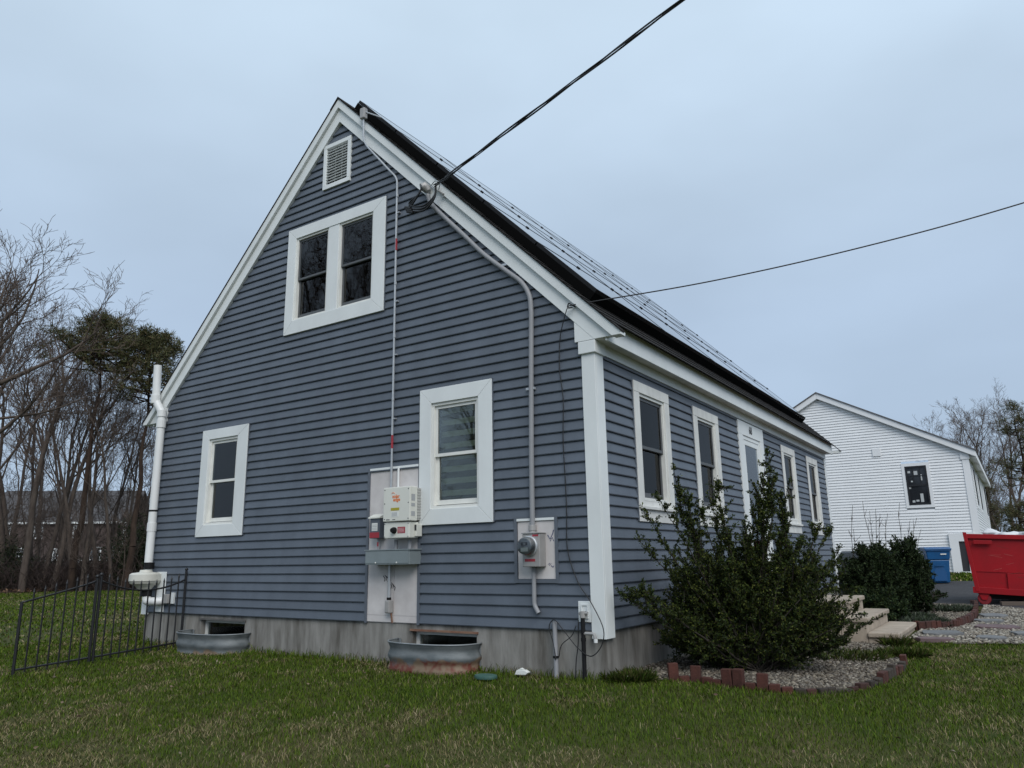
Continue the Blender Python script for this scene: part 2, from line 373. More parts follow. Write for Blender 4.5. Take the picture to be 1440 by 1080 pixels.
# foundation, with the two basement openings
BW = [(-5.87, -4.98, -.34, -.065), (-2.245, -1.41, -.36, -.075)]
fd = MB(); y0, y1, zb, zt = .004, .26, -1.1, -.002
for a, b in ((WX+.02, BW[0][0]), (BW[0][1], BW[1][0]), (BW[1][1], -.012)): fd.box(a, b, y0, y1, zb, zt)
for (a, b, w0, w1) in BW: fd.box(a, b, y0, y1, zb, w0); fd.box(a, b, y0, y1, w1, zt)
fd.box(-.27, -.012, y1, LY-.02, zb, zt); fd.box(WX+.02, WX+.27, y1, LY-.02, zb, zt); fd.box(WX+.27, -.27, LY-.3, LY-.02, zb, zt)
part(fd, 'foundation', CONC)
for i, (a, b, w0, w1) in enumerate(BW):
    mb = MB(); fw = .035
    for r_ in ((a, b, w1-fw, w1), (a, b, w0, w0+fw), (a, a+fw, w0+fw, w1-fw), (b-fw, b, w0+fw, w1-fw)): fbx(mb, GAB, *r_, -.12, -.07)
    bw = part(mb, 'basement_window', TRIMOLD)
    part(fbx(MB(), GAB, a+fw, b-fw, w0+fw, w1-fw, -.10, -.094), 'pane', GLASS, bw)
    part(fbx(MB(), GAB, a-.02, b+.02, w1+.002, w1+.022, -.05, .018), 'lintel_flashing', RUST if i else mat('dull lead', (.12, .115, .11), .7, var=.3, vscale=8), bw)
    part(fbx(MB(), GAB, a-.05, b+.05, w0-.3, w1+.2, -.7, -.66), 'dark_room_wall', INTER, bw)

# corner boards, friezes, soffits
cb = MB(); cb.box(-.115, .028, -.032, -.004, -.062, 2.56); part(cb, 'corner_board', TRIM, bevel=.004)
cb = MB(); cb.box(.0, .0285, -.0035, .150, -.062, 2.56); part(cb, 'corner_board', TRIM, bevel=.004)
cb = MB(); cb.box(WX-.03, WX+.115, -.032, .0, -.03, 2.60); cb.box(WX-.03, WX-.002, .001, .14, -.03, 2.60); part(cb, 'corner_board', TRIM, bevel=.004)
cb = MB(); cb.box(.0, .028, LY-.115, LY+.028, -.03, 2.56); part(cb, 'corner_board', TRIM, bevel=.004)
part(MB().box(-.135, .050, -.056, .166, 2.558, 2.682), 'corner_capital', TRIM, bevel=.006)
part(MB().box(WX-.05, WX+.135, -.056, .12, 2.60, 2.69), 'corner_capital', TRIM, bevel=.006)
part(MB().box(.0, .034, .168, LY+.03, 2.572, 2.678), 'frieze_board', TRIM, bevel=.003)
part(MB().box(.0, .150, -.03, LY+.07, 2.680, 2.692), 'soffit', TRIMOLD)
part(MB().box(.150, .172, -.03, LY+.07, 2.655, 2.868), 'fascia', TRIM, bevel=.003)
part(MB().box(WX-.172, WX-.150, -.03, LY+.07, 2.655, 2.868), 'fascia', TRIM, bevel=.003)
part(MB().box(WX-.150, WX, -.03, LY+.07, 2.680, 2.692), 'soffit', TRIMOLD)
# rake boards: outer trim and the wider frieze below it, mitred at the peak, cut level over the corner
for s in (1, -1):
    m_ = (lambda x: x) if s > 0 else (lambda x: 2*RX-x)
    f = lambda u, w, h: (m_(u), -h, w)
    ex = .338; xc = RX+(ZR-.14-2.675)/SL; xf = RX+(ZR-.335-2.686)/SL; xt = RX+(ZR-.1415-2.686)/SL
    part(MB().prism([(RX, ZR-.14), (RX, ZR-.012), (ex, ztop(ex)-.012), (ex, 2.675), (xc, 2.675)], -.02, .088, f), 'rake_trim', TRIM, bevel=.003)
    part(MB().prism([(RX, ZR-.335), (RX, ZR-.1415), (xt, 2.686), (xf, 2.686)], -.01, .052, f), 'rake_frieze', TRIM, bevel=.003)
    part(MB().prism([(-.17, 2.688), (-.17, ztop(-.17)-.3365), (xf-.002, 2.688)], .0, .050, f), 'rake_return', TRIM)
# roof deck and shingle courses
for s in (1, -1):
    ex = .226 if s > 0 else WX-.226; tx = .345 if s > 0 else WX-.345
    part(MB().prism([(ex, ztop(ex)-.010), (ex, ztop(ex)+.006), (tx, ztop(tx)+.006), (tx, ztop(tx)-.010)], .004, .102, GAB), 'roof_deck', SHING)
    part(MB().prism([(ex, ztop(ex)-.010), (ex, ztop(ex)+.006), (tx, ztop(tx)+.006), (tx, ztop(tx)-.010)], -LY-.102, -LY-.004, GAB), 'roof_deck', SHING)
    part(MB().box(*((.19, .338) if s > 0 else (WX-.338, WX-.19)), LY+.02, LY+.09, 2.675, 2.72), 'rake_return', TRIM)
    part(MB().prism([(RX, ZR-.012), (RX, ZR), (ex, ztop(ex)), (ex, ztop(ex)-.012)], -LY-.10, .100, GAB), 'roof_deck', SHING)
th = math.atan(SL); ca, sa = math.cos(th), math.sin(th)
def RF(s, y, h): return (RX+s*ca+h*sa, y, ZR-s*sa+h*ca)     # roof frame: s down the slope, h above it
slope_len = (.236-RX)/ca
def shingle_course(s0, s1, off):
    mb = MB(); y = -.106; ye = LY+.11; ph = off; first = True
    while y < ye:
        w = .32 if not first else .32*off+.06; first = False; y2 = min(y+w-.006, ye)
        hh = .0055+random.uniform(0, .0025)
        mb.add([RF(s0, y, .0015), RF(s0, y2, .0015), RF(s1, y2, hh+.004), RF(s1, y, hh+.004), RF(s1, y2, .0006), RF(s1, y, .0006)], [(0, 1, 2, 3), (3, 2, 4, 5), (0, 3, 5), (1, 4, 2)])
        y += w
    part(mb, 'shingle_course', SHING)
n = 39; d = slope_len/n
for i in range(n): shingle_course(i*d, (i+1)*d+.003, random.random())
part(MB().prism([(RX-.14, ztop(RX-.14)+.002), (RX-.14, ztop(RX-.14)+.012), (RX, ZR+.016), (RX+.14, ztop(RX+.14)+.014), (RX+.14, ztop(RX+.14)+.004), (RX, ZR+.004)], -LY-.1, .102, GAB), 'ridge_cap', SHING)

# ------------------------------------------------------------------ windows
def ring(mb, f, u0, u1, w0, w1, t, h0, h1, tb=None):
    tb = tb or t
    for r_ in ((u0, u1, w1-t, w1), (u0, u1, w0, w0+tb), (u0, u0+t, w0+tb, w1-t), (u1-t, u1, w0+tb, w1-t)): fbx(mb, f, *r_, h0, h1)
    return mb
def mitred(f, op, cw, h0, h1, parent, material, names='casing_board', g=.0012):
    u0, u1, w0, w1 = op; a0, a1, b0, b1 = u0+cw[0], u1-cw[1], w0+cw[2], w1-cw[3]
    for poly in ([(u0+g, w1), (u1-g, w1), (a1-g, b1), (a0+g, b1)], [(u0+g, w0), (a0+g, b0), (a1-g, b0), (u1-g, w0)],
                 [(u0, w0+g), (u0, w1-g), (a0, b1-g), (a0, b0+g)], [(u1, w0+g), (a1, b0+g), (a1, b1-g), (u1, w1-g)]):
        part(MB().prism(poly, h0, h1, f), names, material, parent, bevel=.003)
    return a0, a1, b0, b1
def double_hung(f, a0, a1, b0, b1, win, glass, screen=None, ft=.032, st=.034, d0=.012, sashmat=SASH):
    """frame in the opening, upper sash outside, lower sash a step back, panes; returns the glass area"""
    mid = (b0+b1)/2; i0, i1, j0, j1 = a0+ft, a1-ft, b0+ft+.01, b1-ft
    us = ring(MB(), f, i0, i1, mid-.018, j1, st, d0-.038, d0-.014); us = part(us, 'sash', sashmat, win, bevel=.0015)
    ls = ring(MB(), f, i0, i1, j0, mid+.016, st, d0-.068, d0-.042, tb=.05); ls = part(ls, 'sash', sashmat, win, bevel=.0015)
    part(fbx(MB(), f, i0+st, i1-st, mid+.016, j1-st, d0-.028, d0-.024), 'pane', glass, win)
    part(fbx(MB(), f, i0+st, i1-st, j0+.05, mid-.018, d0-.058, d0-.054), 'pane', glass, win)
    return i0+st, i1-st, j0+.05, j1-st
def channel(f, op, win):
    u0, u1, w0, w1 = op; mb = MB()
    for r_ in ((u0-.012, u0-.0005, w0, w1), (u1+.0005, u1+.012, w0, w1), (u0-.012, u1+.012, w1+.0005, w1+.010)): fbx(mb, f, *r_, -.004, .0268)
    part(mb, 'siding_channel', SIDING, win)
def window(f, op, cw, glass, style, sashmat=SASH):
    a = (op[0]+cw[0], op[1]-cw[1], op[2]+cw[2], op[3]-cw[3])
    win = part(ring(MB(), f, *a, .032, -.075, .018), 'window', sashmat, bevel=.002)
    mitred(f, op, cw, -.01, .038, win, TRIM); channel(f, op, win)
    g = double_hung(f, *a, win, glass, sashmat=sashmat)
    return win, g
# tall right-hand gable window, banded blind behind
win, g = window(GAB, GOPEN['rw'], (.16, .175, .165, .165), GLASS, 0)
mb, md_ = MB(), MB(); z = g[2]-.02; i = 0
while z < g[3]+.05:
    fbx(mb if i % 2 else md_, GAB, g[0]-.03, g[1]+.03, z, z+.066, -.100-.004*(i % 2), -.097-.004*(i % 2)); z += .064; i += 1
part(mb, 'blind', BLIND, win); part(md_, 'blind', BLINDD, win)
# small left gable window
win, g = window(GAB, GOPEN['lw'], (.155, .205, .155, .135), GLASS, 0)
part(fbx(MB(), GAB, g[0]-.02, g[0]+.05, g[2]-.03, g[3]+.03, -.12, -.115), 'blind', BLIND, win)
# twin window in the peak
u0, u1, w0, w1 = GOPEN['up']
win = part(fbx(MB(), GAB, -3.735, -3.545, 3.72, 4.88, -.02, .030), 'window', TRIM, bevel=.003)
mitred(GAB, GOPEN['up'], (.16, .205, .18, .148), -.01, .038, win, TRIM); channel(GAB, GOPEN['up'], win)
for a0, a1 in ((-4.352, -3.7365), (-3.5435, -2.942)):
    part(ring(MB(), GAB, a0, a1, 3.722, 4.879, .026, -.075, .018), 'window_frame', SASH, win, bevel=.002)
    g = double_hung(GAB, a0, a1, 3.722, 4.879, win, GLASS, ft=.026, st=.028, sashmat=mat('grey sash', (.08, .085, .09), .5))
    part(fbx(MB(), GAB, g[0]-.05, g[1]+.05, g[2]-.05, g[3]+.05, -.25, -.245), 'shade', mat('dark shade cloth', (.035, .042, .052), .9, var=.3, vscale=4), win)
# front windows
for k_ in ('w1', 'w2', 'w4', 'w5'):
    op = FOPEN[k_]; cw = (.135, .135, .215, .115)
    a = (op[0]+cw[0], op[1]-cw[1], op[2]+cw[2], op[3]-cw[3])
    win = part(ring(MB(), FRO, *a, .032, -.075, .018), 'window', SASH, bevel=.002)
    part(fbx(MB(), FRO, op[0], op[1], a[3], op[3], -.01, .036), 'head_casing', TRIMOLD, win, bevel=.003)
    for p, q_ in ((op[0], a[0]), (a[1], op[1])): part(fbx(MB(), FRO, p, q_, 1.148, a[3]-.001, -.01, .034), 'side_casing', TRIMOLD, win, bevel=.003)
    part(fbx(MB(), FRO, op[0]-.0, op[1]+.0, 1.115, 1.147, -.01, .060), 'sill', TRIMOLD, win, bevel=.004)
    part(fbx(MB(), FRO, op[0], op[1], op[2], 1.114, -.01, .030), 'apron', TRIMOLD, win, bevel=.003)
    part(fbx(MB(), FRO, a[0]+.001, a[1]-.001, 1.1475, a[2]-.001, -.07, .016), 'sill_block', TRIMOLD, win)
    jm = MB(); fbx(jm, FRO, op[0]-.022, op[0]-.001, op[2]-.0, op[3]+.02, 0, .024); fbx(jm, FRO, op[1]+.001, op[1]+.022, op[2]-.0, op[3]+.02, 0, .024); fbx(jm, FRO, op[0], op[1], op[3]+.001, op[3]+.022, 0, .024)
    part(jm, 'siding_channel', SIDING, win)
    g = double_hung(FRO, *a, win, GLASSF, ft=.032, st=.034, sashmat=mat('grey sash', (.08, .085, .09), .5))
    part(fbx(MB(), FRO, a[0]+.033, a[1]-.033, a[2]+.04, a[3]-.033, -.11, -.106), 'shade', mat('dark shade cloth', (.035, .042, .052), .9), win)
    if k_ == 'w1':
        cm = MB(); n_ = 40
        vs = []
        for i in range(n_+1):
            u = g[0]-.01+(g[1]-g[0]+.02)*i/n_; h = -.085+.012*math.sin(i*1.9)+.006*math.sin(i*.7)
            vs += [(h, u, g[2]+.48), (h, u, g[3]+.03)]
        cm.add(vs, [(2*i, 2*i+2, 2*i+3, 2*i+1) for i in range(n_)]); part(cm, 'curtain', LACE, win, smooth=True)
# front door
d0, d1, dz0, dz1 = FOPEN['d']
door = part(fbx(MB(), FRO, 4.66, 5.47, .07, 2.28, -.09, -.045), 'front_door', mat('door enamel', (.62, .65, .66), .4, var=.08, vscale=3), bevel=.003)
part(fbx(MB(), FRO, d0, d1, 2.352, 2.556, -.01, .034), 'head_casing', TRIM, door, bevel=.003)
for p, q_ in ((d0, d0+.20), (d1-.19, d1)): part(fbx(MB(), FRO, p, q_, .0, 2.351, -.01, .034), 'side_casing', TRIM, door, bevel=.003)
part(ring(MB(), FRO, d0+.201, d1-.191, .05, 2.351, .055, -.03, .020), 'storm_door_frame', TRIM, door, bevel=.002)
part(ring(MB(), FRO, d0+.257, d1-.247, .06, 2.295, .075, -.012, .012, tb=.16), 'storm_door', TRIM, door, bevel=.002)
part(fbx(MB(), FRO, d0+.333, d1-.323, .22, 2.219, -.002, .002), 'pane', glass_mat('storm door glass', (.8, .84, .86), 1.0), door)
ov = MB(); ov.prism([(5.06+.20*math.cos(t*math.pi/14), 1.55+.44*math.sin(t*math.pi/14)) for t in range(28)], -.045, -.035, FRO)
part(ov, 'oval_light', mat('frosted oval glass', (.55, .68, .72), .15), door)
part(MB().lathe([(.0, 0), (.03, 0), (.032, .03), (.02, .05), (.0, .055)], 12, lambda x, y, z: (.02+z, 4.80+x, 1.0+y)), 'handle', METALG, door)
text_o = text_mesh('68', .16, 'house_number', INK, lambda u, w: (.0375, 5.00+u, 2.455+w), None, .004)
text_o.parent = door; text_o.data.transform(Matrix.Translation(-HOFF))
# louvred gable vent
op = GOPEN['vent']
vent = part(ring(MB(), GAB, op[0], op[1], op[2], op[3], .055, -.01, .040), 'gable_vent', TRIM, bevel=.003)
part(fbx(MB(), GAB, op[0]+.03, op[1]-.03, op[2]+.03, op[3]-.03, -.06, -.05), 'backing', DARK, vent)
z = op[2]+.066
while z < op[3]-.075:
    part(MB().prism([(.002, z), (.030, z-.006), (.032, z-.001), (-.028, z+.030), (-.030, z+.026)], op[0]+.055, op[1]-.055, lambda h, w, u: (u, -h, w)), 'slat', TRIM, vent); z += .0405
for sx in (-.06, .06): part(fbx(MB(), GAB, (op[0]+op[1])/2+sx-.004, (op[0]+op[1])/2+sx+.004, op[2]+.05, op[3]-.05, -.005, .002), 'stile', TRIM, vent)

# backer boards behind the equipment and the meter, with their channels
def backer(op, seam, nm):
    p = part(fbx(MB(), GAB, op[0], op[1], op[2], op[3], -.01, .004), nm, BACKER)
    if seam: 
        for a, b in ((op[0]+.03, seam-.003), (seam+.003, op[1]-.025)):
            part(fbx(MB(), GAB, a, b, op[2]+.075, op[3]-.012, .004, .012), 'panel', BACKER, p); part(fbx(MB(), GAB, a, b, op[2]+.006, op[2]+.072, .004, .012), 'panel', BACKER, p)
    else: part(fbx(MB(), GAB, op[0]+.035, op[1]-.035, op[2]+.03, op[3]-.02, .004, .014), 'panel', BACKER, p)
    ch = MB(); w = .034
    for a, b in ((op[0]-.003, op[0]+w-.004), (op[1]-.029, op[1]+.003)): part(fbx(MB(), GAB, a, b, op[2]-.01, op[3]+.012, .0, .026), 'channel', mat('blue grey channel', (.10, .115, .14), .5), p)
    tr_ = MB(); fbx(tr_, GAB, op[0]+.031, op[1]-.03, op[3]-.012, op[3]+.012, .0, .028); part(tr_, 'cap_strip', TRIM if seam else TRIM, p)
    if not seam:
        part(fbx(MB(), GAB, op[0]+.031, op[1]-.03, op[2]-.008, op[2]+.026, .0, .026), 'channel', mat('blue grey channel', (.1, .1, .1)), p)
        part(fbx(MB(), GAB, op[0]-.003, op[1]+.003, op[3]+.0125, op[3]+.034, .0, .026), 'channel', mat('blue grey channel', (.1, .1, .1)), p)
    return p
bk = backer(GOPEN['panel'], -2.50, 'equipment_backer'); mk = backer(GOPEN['meter'], None, 'meter_backer')
def scrawl(pts, r, p, m=INKB):
    o = part(MB().tube([(u, -.0145, w) for u, w in pts], r, 4), 'marker_scrawl', m, p)
scrawl([(-.555, .86), (-.53, .82), (-.50, .87), (-.49, .905)], .005, mk); scrawl([(-.53, .80), (-.505, .835), (-.49, .80)], .004, mk)
scrawl([(-.56, .585), (-.54, .60), (-.545, .575), (-.525, .595)], .003, mk); scrawl([(-.525, .575), (-.505, .56), (-.495, .575)], .004, mk)
for i in range(7):
    u = -2.66+.025*i; w = .50-.018*i+random.uniform(-.02, .02); scrawl([(u, w), (u+.03, w-.03), (u+.02, w-.06)], .004, bk, INK)

# ------------------------------------------------------------------ solar array on the front slope
GAPBLK = mat('black gap shade', (.004, .004, .004), .95, spec=.05)
A0, A1, T0, T1, HP = .10, 9.02, .13, 5.0, .142
sol = thing('solar_array', 'black framed solar panels in five rows over the front roof slope', 'solar panels', RF(5.0, .1, 0))
soff = Vector(sol.location)
nr, nc = 5, 5; pr, pc = (T1-T0)/nr, (A1-A0)/nc
def rbox(mb, s0, s1, a0, a1, h0, h1):
    return mb.add([RF(s0, a0, h0), RF(s1, a0, h0), RF(s1, a1, h0), RF(s0, a1, h0), RF(s0, a0, h1), RF(s1, a0, h1), RF(s1, a1, h1), RF(s0, a1, h1)],
                  [(0, 3, 2, 1), (4, 5, 6, 7), (0, 1, 5, 4), (1, 2, 6, 5), (2, 3, 7, 6), (3, 0, 4, 7)])
fm = MB(); gap = .011
for r_ in ((gap, pr-gap, gap, gap+.016), (gap, pr-gap, pc-gap-.016, pc-gap), (gap, gap+.016, gap+.016, pc-gap-.016), (pr-gap-.016, pr-gap, gap+.016, pc-gap-.016)): rbox(fm, *r_, HP-.04, HP)
base0 = Vector(RF(0, 0, 0))
def local_mesh(mb, name, m):
    o = mb.build(name, m); me = o.data; bpy.data.objects.remove(o); me.transform(Matrix.Translation(-base0)); return me
fme = local_mesh(fm, 'solar_panel', PVF)
gm = MB(); rbox(gm, gap+.016, pr-gap-.016, gap+.016, pc-gap-.016, HP-.012, HP-.0025); gme = local_mesh(gm, 'glass', PVG)
bm_ = MB(); rbox(bm_, gap+.016, pr-gap-.016, gap+.016, pc-gap-.016, HP-.036, HP-.034); bme = local_mesh(bm_, 'back_sheet', DARK)
for i in range(nr):
    for j in range(nc):
        o = link('solar_panel', fme, sol); o.location = Vector(RF(T0+i*pr, A0+j*pc, 0))-soff
        link('glass', gme, o); link('back_sheet', bme, o)
for i in range(nr):
    for s_ in (.22, .76):
        rl = part(rbox(MB(), T0+(i+s_)*pr-.02, T0+(i+s_)*pr+.02, A0+.015, A1-.015, .05, HP-.041), 'rail', PVF, sol)
# black strips at near side and foot; the gap's shade is put into their colour
part(rbox(MB(), T0+.01, T1, A0+.004, A0+.010, .012, HP-.041), 'gap_strip', GAPBLK, sol)
part(rbox(MB(), T1-.012, T1-.006, A0+.011, A1, .012, HP-.041), 'gap_strip', GAPBLK, sol)
for i in range(1, nr):
    for j in range(1, nc*2+1):
        y = A0+.03+j*(A1-A0-.06)/(nc*2); part(rbox(MB(), T0+i*pr-.02, T0+i*pr+.02, y-.012, y+.012, HP+.0005, HP+.010), 'clamp', PVF, sol)
ja = Vector(RF(.62, .0, .10))

# ------------------------------------------------------------------ things fixed to the gable
def curve(pts, n=8):
    """Catmull-Rom through points"""
    P = [Vector(p) for p in pts]; P = [P[0]*2-P[1]]+P+[P[-1]*2-P[-2]]; o = []
    for i in range(1, len(P)-2):
        for k in range(n):
            t = k/n; a, b, c, d = P[i-1:i+3]
            o.append(.5*((2*b)+(c-a)*t+(2*a-5*b+4*c-d)*t*t+(3*b-a-3*c+d)*t**3))
    return o+[P[-2]]
def fillet(pts, r=.08, n=5):
    P = [Vector(p) for p in pts]; o = [P[0]]
    for i in range(1, len(P)-1):
        a = (P[i-1]-P[i]); b = (P[i+1]-P[i]); ra = min(r, a.length*.45, b.length*.45); p0 = P[i]+a.normalized()*ra; p1 = P[i]+b.normalized()*ra
        for k in range(n+1):
            t = k/n; o.append(p0*(1-t)**2+P[i]*2*t*(1-t)+p1*t*t)
    return o+[P[-1]]
def t_at(name, label, cat, loc, group=None): return thing(name, label, cat, loc, group)

# inverter
inv = t_at('solar_inverter', 'ivory inverter box with orange logo mounted above the rotary switch', 'inverter', (-2.30, -.02, 1.04))
part(fbx(MB(), GAB, -2.488, -2.108, 1.050, 1.412, .100, .222), 'front_cover', INVW, inv, bevel=.008)
part(fbx(MB(), GAB, -2.478, -2.118, 1.060, 1.404, .012, .100), 'heat_sink', mat('grey casting', (.42, .42, .40), .5, var=.1, vscale=6), inv, bevel=.004)
for z in np.arange(1.08, 1.40, .03): part(fbx(MB(), GAB, -2.119, -2.112, z, z+.012, .02, .095), 'fin', mat('grey casting', (.4, .4, .4)), inv)
for (u, w) in ((-2.465, 1.385), (-2.13, 1.385), (-2.465, 1.24), (-2.13, 1.24), (-2.465, 1.075), (-2.13, 1.075)):
    part(MB().lathe([(0, 0), (.006, 0), (.006, .003), (0, .003)], 8, lambda x, y, z: (u+x, -.222-z, w+y)), 'screw', INK, inv)
def label_plate(p, u0, u1, w0, w1, h, m, nm='printed_label'): return part(fbx(MB(), GAB, u0, u1, w0, w1, h, h+.0012), nm, m, p)
label_plate(inv, -2.375, -2.255, 1.163, 1.193, .2225, OLIVE); label_plate(inv, -2.37, -2.262, 1.097, 1.152, .2225, PAPER)
for i in range(4): label_plate(inv, -2.362, -2.285, 1.106+i*.011, 1.110+i*.011, .2240, mat('grey print', (.35, .36, .37), .6), 'print_line')
label_plate(inv, -2.44, -2.39, 1.066, 1.074, .2225, INK, 'print_line'); label_plate(inv, -2.35, -2.31, 1.066, 1.072, .2225, INK, 'print_line')
def gtext(body, size, p, u, w, h, m, bold=.0, sx=1.0):
    o = text_mesh(body, size, 'lettering', m, lambda a, b: (u+a, -h, w+b), None, bold, sx); off = Vector((0, 0, 0)); q = p
    while q is not None: off += Vector(q.location); q = q.parent
    o.parent = p; o.data.transform(Matrix.Translation(-off)); return o
gtext('solar', .052, inv, -2.305, 1.313, .2238, ORANGE, .0016); gtext('edge', .052, inv, -2.295, 1.278, .2238, ORANGE, .0016)
part(MB().tube([(-2.345+.02*math.cos(t), -.2235, 1.335+.02*math.sin(t)) for t in np.linspace(.3, 2.9, 8)], .003, 4), 'logo_arc', ORANGE, inv)
for w0, w1 in ((1.26, 1.33), (1.20, 1.235), (1.10, 1.15)):
    part(MB().box(-2.1075, -2.1065, -.20, -.14, w0, w1), 'printed_label', mat('grey print', (.3, .3, .3)), inv)
# switch
sw = t_at('disconnect_switch', 'ivory safety switch box with black rotary knob under the inverter', 'switch box', (-2.31, -.02, .87))
part(fbx(MB(), GAB, -2.49, -2.13, .874, 1.042, .05, .202), 'housing', INVW, sw, bevel=.01)
part(fbx(MB(), GAB, -2.129, -2.10, .89, 1.02, .03, .12), 'side_cover', INVW, sw, bevel=.004); part(fbx(MB(), GAB, -2.515, -2.489, .93, 1.03, .03, .15), 'side_cover', INVW, sw, bevel=.004)
part(MB().lathe([(0, 0), (.034, 0), (.034, .02), (.026, .024), (.024, .045), (0, .046)], 16, lambda x, y, z: (-2.335+x, -.202-z, .957+y)), 'knob', DARK, sw, smooth='auto')
label_plate(sw, -2.292, -2.186, .925, .991, .2025, REDL)
for i in range(4): label_plate(sw, -2.284, -2.20, .935+i*.013, .939+i*.013, .2040, mat('pale print', (.7, .5, .5), .6), 'print_line')
part(fbx(MB(), GAB, -2.127, -2.1, .95, 1.01, .121, .1215), 'printed_label', INK, sw)
for (u, w) in ((-2.475, 1.025), (-2.145, 1.025), (-2.475, .89), (-2.145, .89)):
    part(MB().lathe([(0, 0), (.005, 0), (.005, .003), (0, .003)], 8, lambda x, y, z: (u+x, -.202-z, w+y)), 'screw', INK, sw)
for u in (-2.40, -2.21): part(MB().tube([(u, -.10, .86), (u, -.10, .765)], .022, 10), 'nipple', PIPEG, sw, smooth='auto')
# small breaker box at the left
sb = t_at('breaker_box', 'small grey breaker enclosure with red and white labels left of the switch', 'breaker box', (-2.70, -.02, .88))
part(fbx(MB(), GAB, -2.775, -2.63, .885, 1.10, .012, .12), 'housing', mat('slate enamel', (.085, .10, .125), .5, var=.1), sb, bevel=.005)
label_plate(sb, -2.745, -2.66, .965, 1.05, .1205, PAPER); label_plate(sb, -2.776, -2.632, .890, .950, .1205, REDL)
for i in range(4): label_plate(sb, -2.738, -2.668, .975+i*.017, .981+i*.017, .1220, mat('grey print', (.3, .3, .3)), 'print_line')
part(MB().prism([(-.02, 1.105), (-.135, 1.100), (-.135, 1.112), (-.05, 1.150), (-.02, 1.150)], -2.79, -2.62, lambda h, w, u: (u, h, w)), 'rain_hood', INVW, sb)
part(MB().tube([(-2.69, -.06, .885), (-2.69, -.06, .765)], .016, 10), 'nipple', PIPEG, sb); label_plate(sb, -2.70, -2.68, .80, .845, .0775, REDL)
# trough
tr = t_at('wiring_trough', 'long grey steel wiring trough under the switch boxes', 'wiring box', (-2.44, -.02, .60))
part(fbx(MB(), GAB, -2.755, -2.125, .604, .750, .012, .196), 'body', BOXG, tr, bevel=.003)
part(fbx(MB(), GAB, -2.770, -2.112, .7505, .762, .012, .206), 'lid', BOXG, tr, bevel=.003)
part(fbx(MB(), GAB, -2.752, -2.14, .618, .748, .1965, .2005), 'cover_plate', BOXG, tr, bevel=.0015)
for u in (-2.60, -2.30): part(MB().lathe([(0, 0), (.008, 0), (.008, .005), (0, .006)], 8, lambda x, y, z: (u+x, -.2005-z, .625+y)), 'screw', PAPER, tr)
# conduit dropping out of the trough
lbx = t_at('conduit_drop', 'steel conduit with cast fitting hanging below the wiring trough', 'conduit', (-2.53, -.05, .09))
part(MB().tube([(-2.530, -.055, .602), (-2.530, -.055, .26)], .016, 10), 'pipe', METALG, lbx, smooth='auto')
part(fbx(MB(), GAB, -2.562, -2.495, .10, .235, .02, .09), 'fitting', METERG, lbx, bevel=.012)
part(MB().tube([(-2.530, -.055, .232), (-2.530, -.055, .262)], .024, 10), 'collar', DARK, lbx); part(MB().tube([(-2.505, -.045, .10), (-2.50, -.03, .0)], .010, 8), 'pipe_stub', RUST, lbx)
# conduit from the roof
cp = t_at('solar_conduit', 'thin steel conduit running from roof junction box down to the inverter', 'conduit', (-2.56, -.05, 1.42))
pth = fillet([(-3.075, -.125, 6.17), (-3.070, -.115, 5.83), (-2.66, -.060, 5.33), (-2.545, -.045, 5.20), (-2.54, -.045, 1.413)], .12)
part(MB().tube(pth, .0125, 8), 'pipe', METALG, cp, smooth='auto')
part(fbx(MB(), GAB, -3.115, -3.035, 6.16, 6.31, .092, .16), 'junction_box', METERG, cp, bevel=.012)
part(MB().tube([(-3.04, -.125, 6.25), (-2.86, -.02, 6.16)], .010, 6), 'whip', METALG, cp)
for z in (4.40, 2.02): part(MB().tube([(-2.54, -.045, z), (-2.54, -.045, z-.15)], .0135, 8), 'warning_label', REDL, cp)
for z in (4.98, 3.85, 3.2, 2.45): part(MB().tube([(-2.54, -.045, z), (-2.54, -.045, z-.035)], .016, 8), 'coupling', METALG, cp); part(fbx(MB(), GAB, -2.545, -2.50, z-.25, z-.235, .02, .05), 'strap', METALG, cp)
part(MB().tube([(-2.445, -.035, 1.645), (-2.445, -.035, 1.405)], .012, 8), 'white_pipe', PIPEW, cp)

# electric meter
em = t_at('electric_meter', 'grey electric meter box with round glass meter on the gable', 'electric meter', (-.68, -.02, .56))
part(fbx(MB(), GAB, -.772, -.578, .566, .872, .015, .130), 'box', METERG, em, bevel=.008)
part(fbx(MB(), GAB, -.777, -.573, .8725, .884, .015, .140), 'hood', METERG, em, bevel=.003)
mc = (-.690, .757); mf = lambda x, y, z: (mc[0]+x, -.13-z, mc[1]+y)
part(MB().lathe([(0, 0), (.094, 0), (.094, .018), (.088, .022), (.086, .03)], 28, mf), 'socket_ring', METALG, em, smooth='auto')
part(MB().lathe([(0, .03), (.08, .03), (.08, .05), (.076, .085), (.066, .092), (0, .092)], 28, mf), 'meter_body', mat('meter core', (.32, .33, .34), .4, metal=.3, var=.2, vscale=20), em, smooth='auto')
part(MB().lathe([(.0845, .03), (.083, .075), (.078, .094), (.0, .096)], 28, mf), 'glass_cover', glass_mat('meter glass', (.86, .87, .87), 1.2), em, smooth='auto')
part(MB().box(mc[0]-.035, mc[0]+.035, -.2238, -.2225, mc[1]+.005, mc[1]+.035), 'display', INK, em); part(MB().box(mc[0]-.04, mc[0]+.04, -.2238, -.2225, mc[1]-.05, mc[1]-.012), 'name_plate', PAPER, em)
gtext('00', .028, em, mc[0], mc[1]+.02, .2242, PAPER)
label_plate(em, -.745, -.630, .615, .640, .1305, REDL); label_plate(em, -.655, -.592, .846, .864, .1305, REDL)
